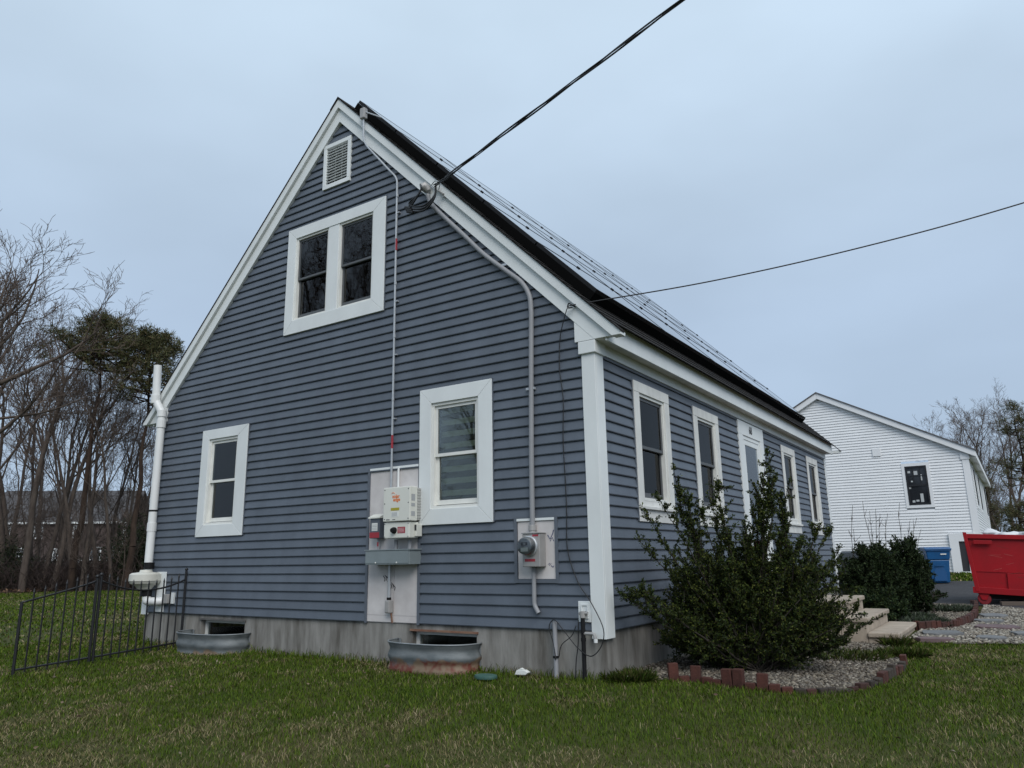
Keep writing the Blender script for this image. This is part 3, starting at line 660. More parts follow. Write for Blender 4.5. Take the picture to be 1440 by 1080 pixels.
part(MB().tube([(-.705, -.045, .884), (-.705, -.045, .905)], .034, 12), 'hub', METERG, em); part(MB().tube([(-.705, -.045, .904), (-.705, -.045, .955)], .040, 12), 'hub', METERG, em, bevel=.003)
pth = [Vector((-.705, -.045, .94)), Vector((-.70, -.045, 1.6)), Vector((-.68, -.045, 2.5))]+curve([(-.664, -.045, 3.09), (-.682, -.045, 3.28), (-.778, -.045, 3.45), (-.954, -.046, 3.61), (-1.258, -.047, 3.885), (-1.52, -.05, 4.17), (-1.95, -.07, 4.64), (-2.02, -.095, 4.80)], 6)
part(MB().tube(pth, .026, 10), 'riser', PIPEG, em, smooth='auto')
part(MB().tube(fillet([(-.700, -.045, .57), (-.704, -.045, .22), (-.655, -.05, .145)], .03), .022, 10), 'drop', PIPEG, em, smooth='auto')
part(MB().tube([(-2.0, -.095, 4.835), (-2.03, -.10, 4.875), (-2.05, -.125, 4.90), (-2.07, -.15, 4.885)], [.03, .055, .06, .045], 10), 'weather_head', METERG, em, smooth='auto')
for (u, w) in ((-.97, 3.695), (-.695, 2.3)): part(fbx(MB(), GAB, u-.05, u+.05, w-.012, w+.012, .02, .05), 'strap', METALG, em)

# service drop and its splices
def wire(name, pts, r, label, cat, n=14, sides=6):
    P = curve(pts, n); o = MB().tube(P, r, sides).build(name, CABLE, smooth=True, loc=tuple(P[0])); return tag(o, label, cat)
s0 = Vector((-1.885, -.13, 4.86)); s1 = at(757, 152, 6.6); s2 = at(960, 0, 6.0); dirv = s2-s1
P = curve([s0, at(640, 240, 7.35), s1, s2, s2+dirv*.8, s2+dirv*4+Vector((0, 0, .35))], 20)
sv = thing('service_drop', 'thick twisted black service cable rising from the rake into the sky', 'cable', tuple(s0))
for k in range(3):
    Q = []
    L = 0
    for i, p in enumerate(P):
        if i: L += (p-P[i-1]).length
        d = (P[min(i+1, len(P)-1)]-P[max(i-1, 0)]).normalized(); a = d.orthogonal().normalized(); b = d.cross(a); t = L*2.7+k*2.094
        Q.append(p+(a*math.cos(t)+b*math.sin(t))*(.0125 if k else .009))
    part(MB().tube(Q, .0080 if k else .0055, 6), 'conductor', CABLE, sv, smooth=True)
for k in range(3):
    o = (k-1)*.03
    part(MB().tube(curve([s0+Vector((.02, 0, .02)), (-1.86, -.16, 4.70+o*.5), (-1.99, -.17, 4.60+o), (-2.16, -.16, 4.63+o), (-2.27, -.13, 4.70+o*1.3), (-2.20, -.15, 4.74+o), (-2.10, -.16, 4.80), (-2.06, -.15, 4.88)], 6), .011, 6), 'splice_loop', CABLE, sv, smooth=True)
    part(MB().tube([(-2.17-.02*k, -.17, 4.62+o), (-2.27-.015*k, -.16, 4.66+o)], .018, 8), 'splice', CABLE, sv)
part(MB().tube(curve([(-1.86, -.09, 4.80), (-1.80, -.14, 4.86), (-1.86, -.15, 4.90), (-1.93, -.13, 4.87), (-1.89, -.12, 4.81)], 6), .006, 6), 'wedge_clamp', METALG, sv)
part(MB().tube([(-1.78, -.05, 4.735), (-1.78, -.11, 4.735), (-1.83, -.13, 4.78)], .010, 6), 'screw_eye', METERG, sv); part(MB().lathe([(0, 0), (.03, 0), (.03, .03), (0, .03)], 10, lambda x, y, z: (-1.78+x, -.055-z, 4.735+y)), 'insulator', METERG, sv)
h0 = Vector((-.165, -.10, 3.055)); e2 = at(1440, 285, 6.6)
dv = e2-h0
wire('telephone_wire', [h0, h0+dv*.33+Vector((0, 0, -.075)), h0+dv*.66+Vector((0, 0, -.075)), e2, h0+dv*1.6+Vector((0, 0, .25)), h0+dv*3+Vector((0, 0, 1.2))], .0062, 'thin black wire from the rake hook across to the right sky', 'wire')
pts = [(-.165, -.10, 3.05), (-.20, -.11, 3.04), (-.27, -.075, 2.93), (-.345, -.032, 2.75), (-.36, -.032, 2.45), (-.33, -.032, 2.15), (-.345, -.032, 1.75), (-.335, -.032, 1.35), (-.332, -.032, 1.05), (-.335, -.032, .72), (-.235, -.04, .431), (-.095, -.065, .254), (.034, -.10, .043), (.019, -.11, -.10), (-.086, -.11, -.197), (-.22, -.10, -.14), (-.349, -.09, -.016), (-.455, -.08, .085), (-.501, -.075, .082), (-.53, -.075, .02), (-.489, -.075, -.112), (-.46, -.09, -.25)]
wire('coaxial_cable', pts, .0048, 'thin black cable drooping down the gable and looping at the corner', 'cable', 8)
part(MB().tube(curve([(-.15, -.09, 3.06), (-.19, -.12, 3.07), (-.21, -.11, 3.03), (-.16, -.10, 3.03), (-.10, -.12, 3.04)], 5), .006, 6), 'drop_hook', CABLE, None) if 0 else None
hk = tag(MB().tube(curve([(-.15, -.052, 3.05), (-.15, -.11, 3.05), (-.185, -.115, 3.075), (-.20, -.11, 3.035), (-.15, -.11, 3.025)], 5), .007, 6).build('drop_hook', IRON, smooth=True, loc=(-.15, -.052, 3.05)), 'small black wire hook screwed to the lower rake board', 'hook')
wire('ground_wire', [(-.225, -.07, .10), (-.23, -.08, -.10), (-.245, -.10, -.25), (-.255, -.11, -.42)], .005, 'black wire dropping beside the black standpipe into grass', 'wire', 6)
wire('stub_wire', [(-.255, -.06, .05), (-.30, -.07, -.04), (-.40, -.08, -.12), (-.425, -.09, -.22)], .0045, 'short black wire curving over the foundation from the outlet plate', 'wire', 6)

# hose outlet plate, standpipe, stub pipe
sp = t_at('standpipe', 'black standpipe with tap in front of white wall plate at corner', 'standpipe', (-.17, -.08, -.42))
part(fbx(MB(), GAB, -.245, -.117, .078, .260, .0, .030), 'wall_plate', TRIM, sp, bevel=.004); part(ring(MB(), GAB, -.215, -.14, .11, .235, .012, .0305, .040), 'plate_rim', TRIM, sp)
part(MB().tube(fillet([(-.172, -.02, .155), (-.172, -.085, .155), (-.173, -.085, -.46)], .03), .019, 10), 'pipe', DARK, sp, smooth='auto')
part(MB().tube([(-.172, -.085, .12), (-.172, -.085, .175)], .028, 10), 'elbow', METERG, sp); part(MB().tube([(-.205, -.085, .155), (-.12, -.085, .16)], .014, 8), 'valve', METERG, sp)
part(MB().tube(fillet([(-.172, -.085, -.012), (-.06, -.09, -.012), (-.045, -.095, -.06)], .02), .015, 8), 'tap', METERG, sp, smooth='auto'); part(MB().tube([(-.045, -.095, -.055), (-.045, -.095, -.085)], .018, 10), 'spout', PIPEW, sp)
for z in (.02, -.05): part(MB().tube([(-.1725, -.085, z), (-.1725, -.085, z-.03)], .024, 10), 'coupling', DARK, sp)
gp = t_at('stub_pipe', 'grey pipe stub standing against the concrete foundation', 'pipe', (-.48, -.06, -.42))
part(MB().tube([(-.487, -.05, .08), (-.475, -.06, -.20), (-.468, -.07, -.46)], .022, 10), 'pipe', PIPEG, gp, smooth='auto'); part(MB().tube([(-.475, -.062, -.22), (-.474, -.064, -.24)], .028, 10), 'clamp', DARK, gp)

# radon pipe and fan at the left corner
ra = t_at('radon_vent', 'white radon pipe with fan climbing the left corner past the rake', 'vent pipe', (-7.0, -.1, 0))
X0 = -7.005
pth = fillet([(-6.985, -.125, .58), (X0, -.115, 1.2), (X0-.005, -.115, 2.80), (-7.135, -.155, 2.99), (-7.15, -.165, 3.53)], .05)
part(MB().tube(pth, .056, 16), 'pipe', PIPEW, ra, smooth='auto')
for z, y in ((1.22, -.115), (2.70, -.115)): part(MB().tube([(X0, y, z), (X0, y, z-.12)], .0635, 16), 'coupling', PIPEW, ra, bevel=.003)
part(MB().tube([(X0-.003, -.115, 1.40), (X0-.003, -.115, 1.375)], .060, 16), 'strap', DARK, ra); part(MB().tube([(X0-.003, -.115, 2.60), (X0-.003, -.115, 2.58)], .058, 16), 'strap', METERG, ra)
part(MB().tube([(X0-.005, -.116, 2.74), (X0-.008, -.118, 2.84)], .065, 16), 'elbow', PIPEW, ra, bevel=.004); part(MB().tube([(-7.137, -.157, 2.95), (-7.139, -.16, 3.08)], .066, 16), 'elbow', PIPEW, ra, bevel=.004)
for z0, z1 in ((.675, .585), (.30, .22)): part(MB().tube([(-6.965, -.125, z0), (-6.965, -.125, z1)], .068, 16), 'rubber_coupling', DARK, ra)
fc = (-6.96, -.165)
part(MB().lathe([(0, .575), (.075, .575), (.085, .545), (.175, .535), (.205, .515), (.21, .43), (.20, .42), (.19, .395), (.12, .36), (.09, .32), (.07, .30), (0, .30)], 24, lambda x, y, z: (fc[0]+x, fc[1]+y, z)), 'fan_housing', mat('ivory fan plastic', (.60, .59, .53), .5, var=.15, vscale=5), ra, smooth='auto')
part(MB().tube(fillet([(-6.955, -.13, .24), (-6.95, -.13, .155), (-6.74, -.10, .155), (-6.70, -.02, .155)], .07), .055, 14), 'inlet', PIPEW, ra, smooth='auto')
part(fbx(MB(), GAB, -6.90, -6.69, .012, .545, .02, .034), 'mount_board', TRIM, ra, bevel=.003)
part(fbx(MB(), GAB, -6.64, -6.53, .13, .25, .03, .09), 'switch_box', METERG, ra, bevel=.006); part(fbx(MB(), GAB, -6.52, -6.45, .125, .27, .02, .05), 'outlet_cover', TRIM, ra, bevel=.003)

# ------------------------------------------------------------------ window wells
def well(u0, u1, ztop_, depth, label, rusty):
    cx, hw = (u0+u1)/2, (u1-u0)/2
    def prof(z): return .012*math.cos((z-ztop_)*2*math.pi/.13)
    zs = np.linspace(ztop_, ztop_-.55, 34); n = 36; mb = MB(); vs = []
    for z in zs:
        for i in range(n+1):
            t = math.pi*i/n; s = 1+prof(z)/hw
            sx = math.copysign(abs(math.cos(t))**.75, math.cos(t)); sy = abs(math.sin(t))**.75
            vs.append((cx-hw*s*sx, -.002-depth*s*sy, z))
    k = n+1; mb.add(vs, [(a*k+b, a*k+b+1, (a+1)*k+b+1, (a+1)*k+b) for a in range(len(zs)-1) for b in range(n)])
    t = thing('window_well', label, 'window well', (cx, -.1, -.45))
    m = well_mat(rusty)
    o = part(mb, 'shell', m, t, smooth=True); md = o.modifiers.new('thick', 'SOLIDIFY'); md.thickness = .003
    rim = [(v[0], v[1], v[2]) for v in vs[:k]]; part(MB().tube(rim, .008, 6), 'rim', GALV, t, smooth=True)
    for u in (u0, u1): part(fbx(MB(), GAB, u-.004 if u == u0 else u-.03, u+.03 if u == u0 else u+.004, ztop_-.5, ztop_, .001, .008), 'flange', GALV, t)
def well_mat(rusty):
    m = mat('well steel rusty' if rusty else 'well steel', (.17, .185, .19), .65, col2=(.085, .10, .105), vscale=5, stretch=(1, 1, 2.5), bump=.1, metal=.15).copy()
    n = m.node_tree.nodes; l = m.node_tree.links; b = n['Principled BSDF']; src = b.inputs['Base Color'].links[0].from_socket
    t = n.new('ShaderNodeTexCoord'); no = n.new('ShaderNodeTexNoise'); no.inputs['Scale'].default_value = 4.5; no.inputs['Detail'].default_value = 8; l.new(t.outputs['Object'], no.inputs['Vector'])
    sp_ = n.new('ShaderNodeSeparateXYZ'); l.new(t.outputs['Object'], sp_.inputs[0])
    # rust has eaten the lower edge in ragged patches
    a = n.new('ShaderNodeMath'); a.operation = 'MULTIPLY_ADD'; a.inputs[1].default_value = -3.2; a.inputs[2].default_value = .62 if rusty else .36; l.new(sp_.outputs['Z'], a.inputs[0])
    ad = n.new('ShaderNodeMath'); ad.operation = 'ADD'; l.new(a.outputs[0], ad.inputs[0]); l.new(no.outputs['Fac'], ad.inputs[1])
    r = n.new('ShaderNodeMapRange'); r.inputs[1].default_value = .70; r.inputs[2].default_value = .78; l.new(ad.outputs[0], r.inputs[0])
    mx = n.new('ShaderNodeMix'); mx.data_type = 'RGBA'; l.new(r.outputs[0], mx.inputs[0]); l.new(src, mx.inputs[6])
    n3 = n.new('ShaderNodeTexNoise'); n3.inputs['Scale'].default_value = 9; l.new(t.outputs['Object'], n3.inputs['Vector'])
    rr = n.new('ShaderNodeValToRGB'); l.new(n3.outputs['Fac'], rr.inputs[0]); rr.color_ramp.elements[0].position = .42; rr.color_ramp.elements[1].position = .58
    rr.color_ramp.elements[0].color = (.13, .034, .022, 1) if rusty else (.14, .105, .075, 1); rr.color_ramp.elements[1].color = (.19, .135, .09, 1)
    l.new(rr.outputs[0], mx.inputs[7]); l.new(mx.outputs[2], b.inputs['Base Color']); return m
well(-6.02, -4.86, -.195, .40, 'galvanised steel window well under the left basement window beside fence', False)
well(-2.42, -1.36, -.155, .36, 'rusty galvanised window well under the basement window below the equipment', True)

# ------------------------------------------------------------------ iron fence
def fence(ya, yb, xa, xb, label, gate):
    t = thing('fence_panel', label, 'fence', ((xa+xb)/2, (ya+yb)/2, float(gz((xa+xb)/2, (ya+yb)/2))), 'black iron fence panels beside the house')
    n = 10 if gate else 6
    def P(s, z): 
        x = xa+(xb-xa)*s; y = ya+(yb-ya)*s; return Vector((x, y, float(gz(x, y))+z))
    top = lambda s: (.86+.08*s-.13*(1-(2*s-1)**2)) if gate else (.94-.17*s**.8)
    part(MB().tube([P(s, top(s)) for s in np.linspace(0, 1, 17)], .011, 6), 'top_rail', IRON, t, smooth=True)
    part(MB().tube([P(0, .065), P(1, .065)], .011, 6), 'bottom_rail', IRON, t)
    for s, hh in ((0, .97), (1, .99 if gate else .775)):
        p = part(MB().tube([P(s, -.15), P(s, hh)], .0175, 8), 'post', IRON, t)
        if hh > .8: part(MB().lathe([(0, 0), (.012, .002), (.022, .014), (.022, .022), (.012, .036), (0, .04)], 10, lambda x, y, z: tuple(P(s, hh+z)+Vector((x, y, 0)))), 'finial', IRON, p, smooth=True)
    for i in range(1, n+1):
        s = i/(n+1); h_ = top(s)
        part(MB().tube([P(s, -.03), P(s, h_+.07), P(s, h_+.078), P(s, h_+.125)], [.0095, .0095, .013, .001], 6), 'picket', IRON, t)
fence(-.07, -1.24, -6.17, -6.10, 'black iron fence panel with dipped top joined to the house wall', True)
fence(-1.285, -2.10, -6.10, -6.08, 'black iron fence panel ending free on the lawn with falling top', False)

# ------------------------------------------------------------------ small things on the lawn by the wall
z = float(gz(-1.03, -.38))
lid = MB().lathe([(0, 0), (.11, 0), (.115, .012), (.11, .03), (.09, .034), (0, .034)], 24, lambda x, y, h: (-1.03+x, -.38+y*.75, z+.018+h))
tag(lid.build('valve_box_lid', mat('green plastic lid', (.05, .12, .10), .55, var=.2, vscale=12), smooth='auto', loc=(-1.03, -.38, z)), 'round green plastic lid lying in the lawn', 'lid')
z = float(gz(-.79, -.12))
sc = MB(); sc.prism([(0, 0), (.12, .005), (.15, .03), (.11, .05), (.02, .04)], 0, .05, lambda a, b, h: (-.86+a, -.12-h, z+.02+b)).prism([(.02, .04), (.1, .05), (.07, .065)], .01, .04, lambda a, b, h: (-.86+a, -.12-h, z+.02+b))
tag(sc.build('foam_scrap', PAPER, bevel=.006, loc=(-.79, -.12, z)), 'crumpled white scrap lying in grass against the foundation', 'scrap')

# ------------------------------------------------------------------ front steps
st = thing('front_steps', 'tan cast concrete front steps with overhanging treads', 'steps', (.8, 5.0, -.42))
for x1, x0, zt_, zb_ in ((1.20, .03, .05, -.6), (1.50, 1.175, -.13, -.6), (1.83, 1.475, -.30, -.6)):
    a = part(MB().box(x0, x1-.03, 4.13, 5.87, zb_, zt_-.06), 'riser', STEPC, st, bevel=.006)
    part(MB().box(x0 if x0 > .1 else .035, x1, 4.10, 5.90, zt_-.0595, zt_), 'tread', STEPC, st, bevel=.014)

# ------------------------------------------------------------------ brick edgings and flagstones
BRK = [mat('edging brick %d' % i, c, .9, col2=tuple(v*.55 for v in c), vscale=14, bump=.4, bscale=80, rnd=.15) for i, c in enumerate([(.078, .024, .016), (.06, .023, .017), (.045, .034, .025)])]
def resample(poly, step):
    P = [Vector((x, y, 0)) for x, y in poly]; P = curve(P, 10); o = [P[0]]; acc = 0
    for a, b in zip(P, P[1:]):
        d = (b-a).length
        while acc+d >= step:
            t = (step-acc)/d; a = a.lerp(b, t); o.append(a); d = (b-a).length; acc = 0
        acc += d
    return o
def brick_mesh(w, d_, h):
    b = bmesh.new(); bmesh.ops.create_cube(b, size=1)
    for v in b.verts: v.co = Vector((v.co.x*w*random.uniform(.95, 1.02), v.co.y*d_*random.uniform(.94, 1.03), v.co.z*h*random.uniform(.97, 1.02)))
    bmesh.ops.bevel(b, geom=b.edges[:], offset=.006, segments=1, affect='EDGES')
    me = bpy.data.meshes.new('brick'); b.to_mesh(me); b.free(); return me
BM = [brick_mesh(.092, .06, .26) for _ in range(4)]
def edging(name, label, poly, step, hts):
    P = resample(poly, step); t = thing(name, label, 'edging', (P[len(P)//2].x, P[len(P)//2].y, float(gz(P[len(P)//2].x, P[len(P)//2].y))))
    o0 = Vector(t.location)
    for i in range(len(P)-1):
        a, b = P[i], P[i+1]; c = (a+b)/2; h_ = hts(i, i/len(P))
        me = random.choice(BM).copy(); me.materials.append(BRK[0 if h_[1] < .5 else (1 if h_[1] < .8 else 2)])
        o = link('brick', me, t); o.location = Vector((c.x, c.y, float(gz(c.x, c.y))+h_[0]-.13))-o0
        o.rotation_euler = (random.uniform(-.07, .07), random.uniform(-.06, .06), math.atan2(b.y-a.y, b.x-a.x)+random.uniform(-.05, .05))
def h1(i, f):
    if f < .30: return ((.15, .05, .145, .06, .05, .155)[i % 6]+random.uniform(-.01, .01), random.uniform(0, .5))
    if f < .62: return (random.uniform(.02, .06), random.uniform(.6, 1))
    return (random.uniform(.05, .12), random.uniform(.2, 1))
edging('brick_edging', 'uneven upright brick edging around the gravel under the big holly', [(.42, .36), (.62, .48), (.9, .46), (1.2, .45), (1.55, .57), (1.82, 1.0), (1.96, 1.6), (2.02, 2.3), (2.02, 2.75)], .098, h1)
edging('brick_edging', 'even row of dark red brick edging curving beside the gravel path', [(1.80, 5.92), (1.90, 5.85), (2.2, 6.35), (2.36, 7.3), (2.39, 9.0), (2.3, 11.3), (2.2, 11.8)], .097, lambda i, f: (random.uniform(.10, .125), random.uniform(0, .75)))
def flag(cx, cy, w, d_, rz, m, label):
    n = random.randint(6, 8); poly = []
    for i in range(n):
        t = 2*math.pi*i/n+random.uniform(-.2, .2); r = random.uniform(.86, 1.08)
        poly.append((w/2*r*math.copysign(abs(math.cos(t))**.7, math.cos(t)), d_/2*r*math.copysign(abs(math.sin(t))**.7, math.sin(t))))
    o = MB().prism(poly, -.03, .022, lambda a, b, h: (a, b, h)).build('flagstone', m, bevel=.006); o.location = (cx, cy, float(gz(cx, cy))+.028); o.rotation_euler = (random.uniform(-.02, .02), random.uniform(-.02, .02), rz)
    tag(o, label, 'flagstone', 'flagstones in the gravel path')
SLG = mat('blue grey slate', (.175, .18, .182), .85, col2=(.115, .118, .122), vscale=6, bump=.3, bscale=40, rnd=.1); SLP = mat('purple slate', (.16, .105, .105), .8, col2=(.11, .075, .08), vscale=6, bump=.3, bscale=40, rnd=.1)
flag(2.16, 5.30, .50, .46, .1, SLG, 'grey slate flagstone at the foot of the brick edging')
flag(2.14, 4.66, .46, .30, .2, SLP, 'purple slate flagstone on the lawn edge near the steps')
flag(2.75, 6.45, .52, .55, .1, SLP, 'purple slate flagstone further along the gravel path')
flag(2.72, 5.05, .34, .40, -.2, SLG, 'grey slate flagstone beside the lawn in the gravel path')
flag(2.66, 8.6, .40, .7, .1, SLG, 'grey slate flagstone toward the driveway in the gravel path')
flag(3.15, 5.7, .5, .5, .3, SLG, 'grey slate flagstone at the outer side of the gravel path'); flag(2.62, 7.5, .42, .5, .2, SLG, 'grey slate flagstone between the purple stone and the driveway')

# ------------------------------------------------------------------ pebbles
def pebbles(name, poly, dens, rmin, rmax, cols, label):
    px = [p[0] for p in poly]; py = [p[1] for p in poly]; A = (max(px)-min(px))*(max(py)-min(py)); n = int(A*dens)
    x = RNG.uniform(min(px), max(px), n); y = RNG.uniform(min(py), max(py), n); k = inpoly(x, y, poly); x, y = x[k], y[k]; n = len(x)
    b = bmesh.new(); bmesh.ops.create_icosphere(b, subdivisions=1, radius=1); bv = np.array([v.co[:] for v in b.verts]); b.faces.ensure_lookup_table(); bf = np.array([[v.index for v in f.verts] for f in b.faces]); b.free()
    r = RNG.uniform(rmin, rmax, n); sc = np.stack([r, r*RNG.uniform(.6, 1, n), r*RNG.uniform(.4, .7, n)], 1)
    a = RNG.uniform(0, 6.28, n); ca_, sa_ = np.cos(a), np.sin(a)
    v = bv[None]*sc[:, None]*(1+RNG.normal(0, .12, (n, len(bv), 1)))
    tl = RNG.normal(0, .35, n)[:, None]; vz = v[..., 2]+v[..., 0]*tl
    X_ = v[..., 0]*ca_[:, None]-v[..., 1]*sa_[:, None]+x[:, None]; Y_ = v[..., 0]*sa_[:, None]+v[..., 1]*ca_[:, None]+y[:, None]
    Z_ = vz+(gz(x, y)+.016+r*.25*RNG.uniform(0, 1.6, n))[:, None]
    V_ = np.stack([X_, Y_, Z_], -1).reshape(-1, 3); F_ = (bf[None]+(np.arange(n)*len(bv))[:, None, None]).reshape(-1, 3)
    cols = np.array(cols); c = cols[RNG.integers(0, len(cols), n)]*RNG.uniform(.45, 1.05, n)[:, None]*np.array([1.0, .95, .86])
    m = mat('pebble stone', (.3, .3, .3), .85, attr='Col', var=.25, vscale=80)
    o = link(name, npmesh(name, V_, F_, m, np.repeat(c, len(bv), 0))); stuff(o, label, 'gravel'); return o
TAN = [(.26, .235, .20), (.19, .165, .135), (.33, .31, .28), (.13, .11, .095), (.22, .205, .19), (.09, .078, .065)]
PALE = [(.38, .365, .34), (.29, .275, .25), (.46, .445, .42), (.20, .185, .17), (.32, .29, .25)]
pebbles('bed_pebbles', BED, 1700, .011, .024, TAN, 'tan and grey pebbles covering the holly bed')
pebbles('back_bed_pebbles', [(1.2, 5.9), (1.85, 5.88), (2.17, 6.35), (2.33, 7.3), (2.36, 9.0), (2.28, 11.3), (2.2, 11.7), (1.2, 11.9)], 900, .014, .03, TAN, 'tan pebbles in the bed behind brick edging')
pebbles('path_pebbles', PATH, 700, .012, .028, PALE, 'pale pebbles of the path around the flagstones')

# ------------------------------------------------------------------ foliage engines
def leaves(pos, d, L, Wd, cols, fold=.25, droop=.0):
    """leaf blades: a folded lozenge (4 verts, 2 tris) at each pos along d"""
    n = len(pos); d = d/np.linalg.norm(d, axis=1, keepdims=True)
    rnd_ = RNG.normal(size=(n, 3)); s = np.cross(d, rnd_); s /= np.linalg.norm(s, axis=1, keepdims=True)+1e-9
    nn = np.cross(s, d); L = L[:, None]; w = Wd[:, None]
    p0 = pos; p1 = pos+d*L*.5+s*w*.5+nn*w*fold; p2 = pos+d*L-nn*L*droop; p3 = pos+d*L*.5-s*w*.5+nn*w*fold
    V_ = np.stack([p0, p1, p2, p3], 1).reshape(-1, 3); i = np.arange(n)*4
    F_ = np.concatenate([np.stack([i, i+1, i+2], 1), np.stack([i, i+2, i+3], 1)]); return V_, F_, np.repeat(cols, 4, 0)
def tubes_np(seg, sides):
    """seg: list of (p0,p1,r0,r1) -> verts, quads"""
    a = np.array([s[0] for s in seg], float); b = np.array([s[1] for s in seg], float); r0 = np.array([s[2] for s in seg]); r1 = np.array([s[3] for s in seg])
    d = b-a; d /= np.linalg.norm(d, axis=1, keepdims=True)+1e-9
    h = np.where(np.abs(d[:, 2:3]) > .9, np.array([[1., 0, 0]]), np.array([[0, 0, 1.]])); u = np.cross(d, h); u /= np.linalg.norm(u, axis=1, keepdims=True); w = np.cross(d, u)
    t = np.arange(sides)*2*np.pi/sides; c, s = np.cos(t), np.sin(t)
    ring_ = u[:, None]*c[None, :, None]+w[:, None]*s[None, :, None]
    V_ = np.concatenate([a[:, None]+ring_*r0[:, None, None], b[:, None]+ring_*r1[:, None, None]], 1).reshape(-1, 3)
    k = np.arange(sides); q = np.stack([k, (k+1) % sides, sides+(k+1) % sides, sides+k], 1); F_ = (q[None]+(np.arange(len(seg))*2*sides)[:, None, None]).reshape(-1, 4)
    return V_, F_
LEAF = mat('evergreen leaf', (.03, .05, .02), .6, attr='Col', var=.2, vscale=6, spec=.12)
STEM = mat('shrub stem', (.034, .027, .02), .9, var=.3, vscale=20)
def np_unit(v): return v/(np.linalg.norm(v)+1e-9)

def shrub(name, label, base, stems, leafL, cols, shoot_n, leaf_n, group=None, clip=None, shoot_len=.22, upright=.5, start=.25, crad=.02):
    """woody stems to target tips, side shoots along each, leaves set along every shoot"""
    base = np.array(base, float); seg = []; LP, LD = [], []
    for tip, wob in stems:
        tip = np.array(tip, float); b0 = base+np.array([random.uniform(-.13, .13), random.uniform(-.13, .13), 0]); n = 9
        mid = (b0+tip)/2+np.array([random.gauss(0, wob), random.gauss(0, wob), -abs(random.gauss(0, wob))*.6]); P = []
        # stems leave steeply and spread outwards
        for i in range(n+1):
            t = i/n; p = b0*(1-t)**2+mid*2*t*(1-t)+tip*t*t; p = p+np.array([random.gauss(0, .012), random.gauss(0, .012), 0]); P.append(p)
        Ls = np.linalg.norm(tip-b0)
        for i in range(n): seg.append((P[i], P[i+1], .010*(1-i/n)*Ls/1.5+.0022, .010*(1-(i+1)/n)*Ls/1.5+.0022))
        ns = max(3, int(shoot_n*Ls))
        for j in range(ns):
            t = start+(1-start)*random.random()**.8; fi = min(int(t*n), n-1); p = P[fi]+(P[fi+1]-P[fi])*(t*n-fi); ax = np_unit(P[fi+1]-P[fi])
            d = np_unit(RNG.normal(size=3)*.75+ax*.7+np.array([0, 0, upright])); ln = shoot_len*random.uniform(.45, 1.15)*(1.15-.55*t)
            q0 = p; m_ = 4; dd = d
            for k in range(m_):
                q1 = q0+dd*ln/m_; seg.append((q0, q1, .0032*(1-k/m_)+.0012, .0032*(1-(k+1)/m_)+.0012)); 
                for _ in range(max(1, int(leaf_n/m_))):
                    LP.append(q0+(q1-q0)*random.random()+RNG.normal(size=3)*.006); LD.append(dd*.55+RNG.normal(size=3)*.6+np.array([0, 0, .15]))
                q0 = q1; dd = np_unit(dd+RNG.normal(size=3)*.18+np.array([0, 0, .12*upright]))
        for _ in range(int(leaf_n*1.2)):
            t = random.uniform(.72, 1); fi = min(int(t*n), n-1); LP.append(P[fi]+(P[fi+1]-P[fi])*(t*n-fi)+RNG.normal(size=3)*.012); LD.append(np_unit(P[fi+1]-P[fi])*.6+RNG.normal(size=3)*.6)
    LP = np.array(LP); LD = np.array(LD)
    if clip is not None:
        k = clip(LP); LP, LD = LP[k], LD[k]; seg = [s for s in seg if clip(np.array([s[1]]))[0]]
    n = len(LP); cols = np.array(cols); c = cols[RNG.integers(0, len(cols), n)]*RNG.uniform(.75, 1.25, n)[:, None]
    Ln = leafL*RNG.uniform(.65, 1.2, n); V_, F_, cc = leaves(LP-base, LD, Ln, Ln*RNG.uniform(.42, .6, n), c)
    t = thing(name, label, 'bush', tuple(base), group)
    vs, fs = tubes_np([(s[0]-base, s[1]-base, s[2], s[3]) for s in seg], 4); link('stems', npmesh('stems', vs, fs, STEM), t)
    link('foliage', npmesh('foliage', V_, F_, LEAF, cc), t); return t

# the big holly: fan of upright stems out of one crown of roots
hb = np.array([.86, 1.42, float(gz(.86, 1.42))])
RGT = np.array([cr_.x, cr_.y, 0]); RGT /= np.linalg.norm(RGT); FWD = np.array([cf_.x, cf_.y, 0]); FWD /= np.linalg.norm(FWD)
stems = []
for i in range(190):
    a = random.uniform(-1.36, 1.36); e_ = random.uniform(-.8, .8)
    Ln = 1.05+.28*math.cos(a*1.2)+random.gauss(0, .13); Ln = min(Ln, 1.32)*random.uniform(.72, 1)
    d_ = RGT*math.sin(a)+np.array([0, 0, 1])*max(math.cos(a), .30)+FWD*e_*.75
    stems.append((hb+np_unit(d_)*Ln*np.array([1, 1, 1.12]), .10))
for i in range(46):     # lower front, rising to the sides
    a = random.uniform(-1.2, 1.2); d_ = RGT*math.sin(a)*.95-FWD*random.uniform(.1, .7)+np.array([0, 0, random.uniform(.45, .9)])
    stems.append((hb+np_unit(d_)*random.uniform(.6, .95), .06))
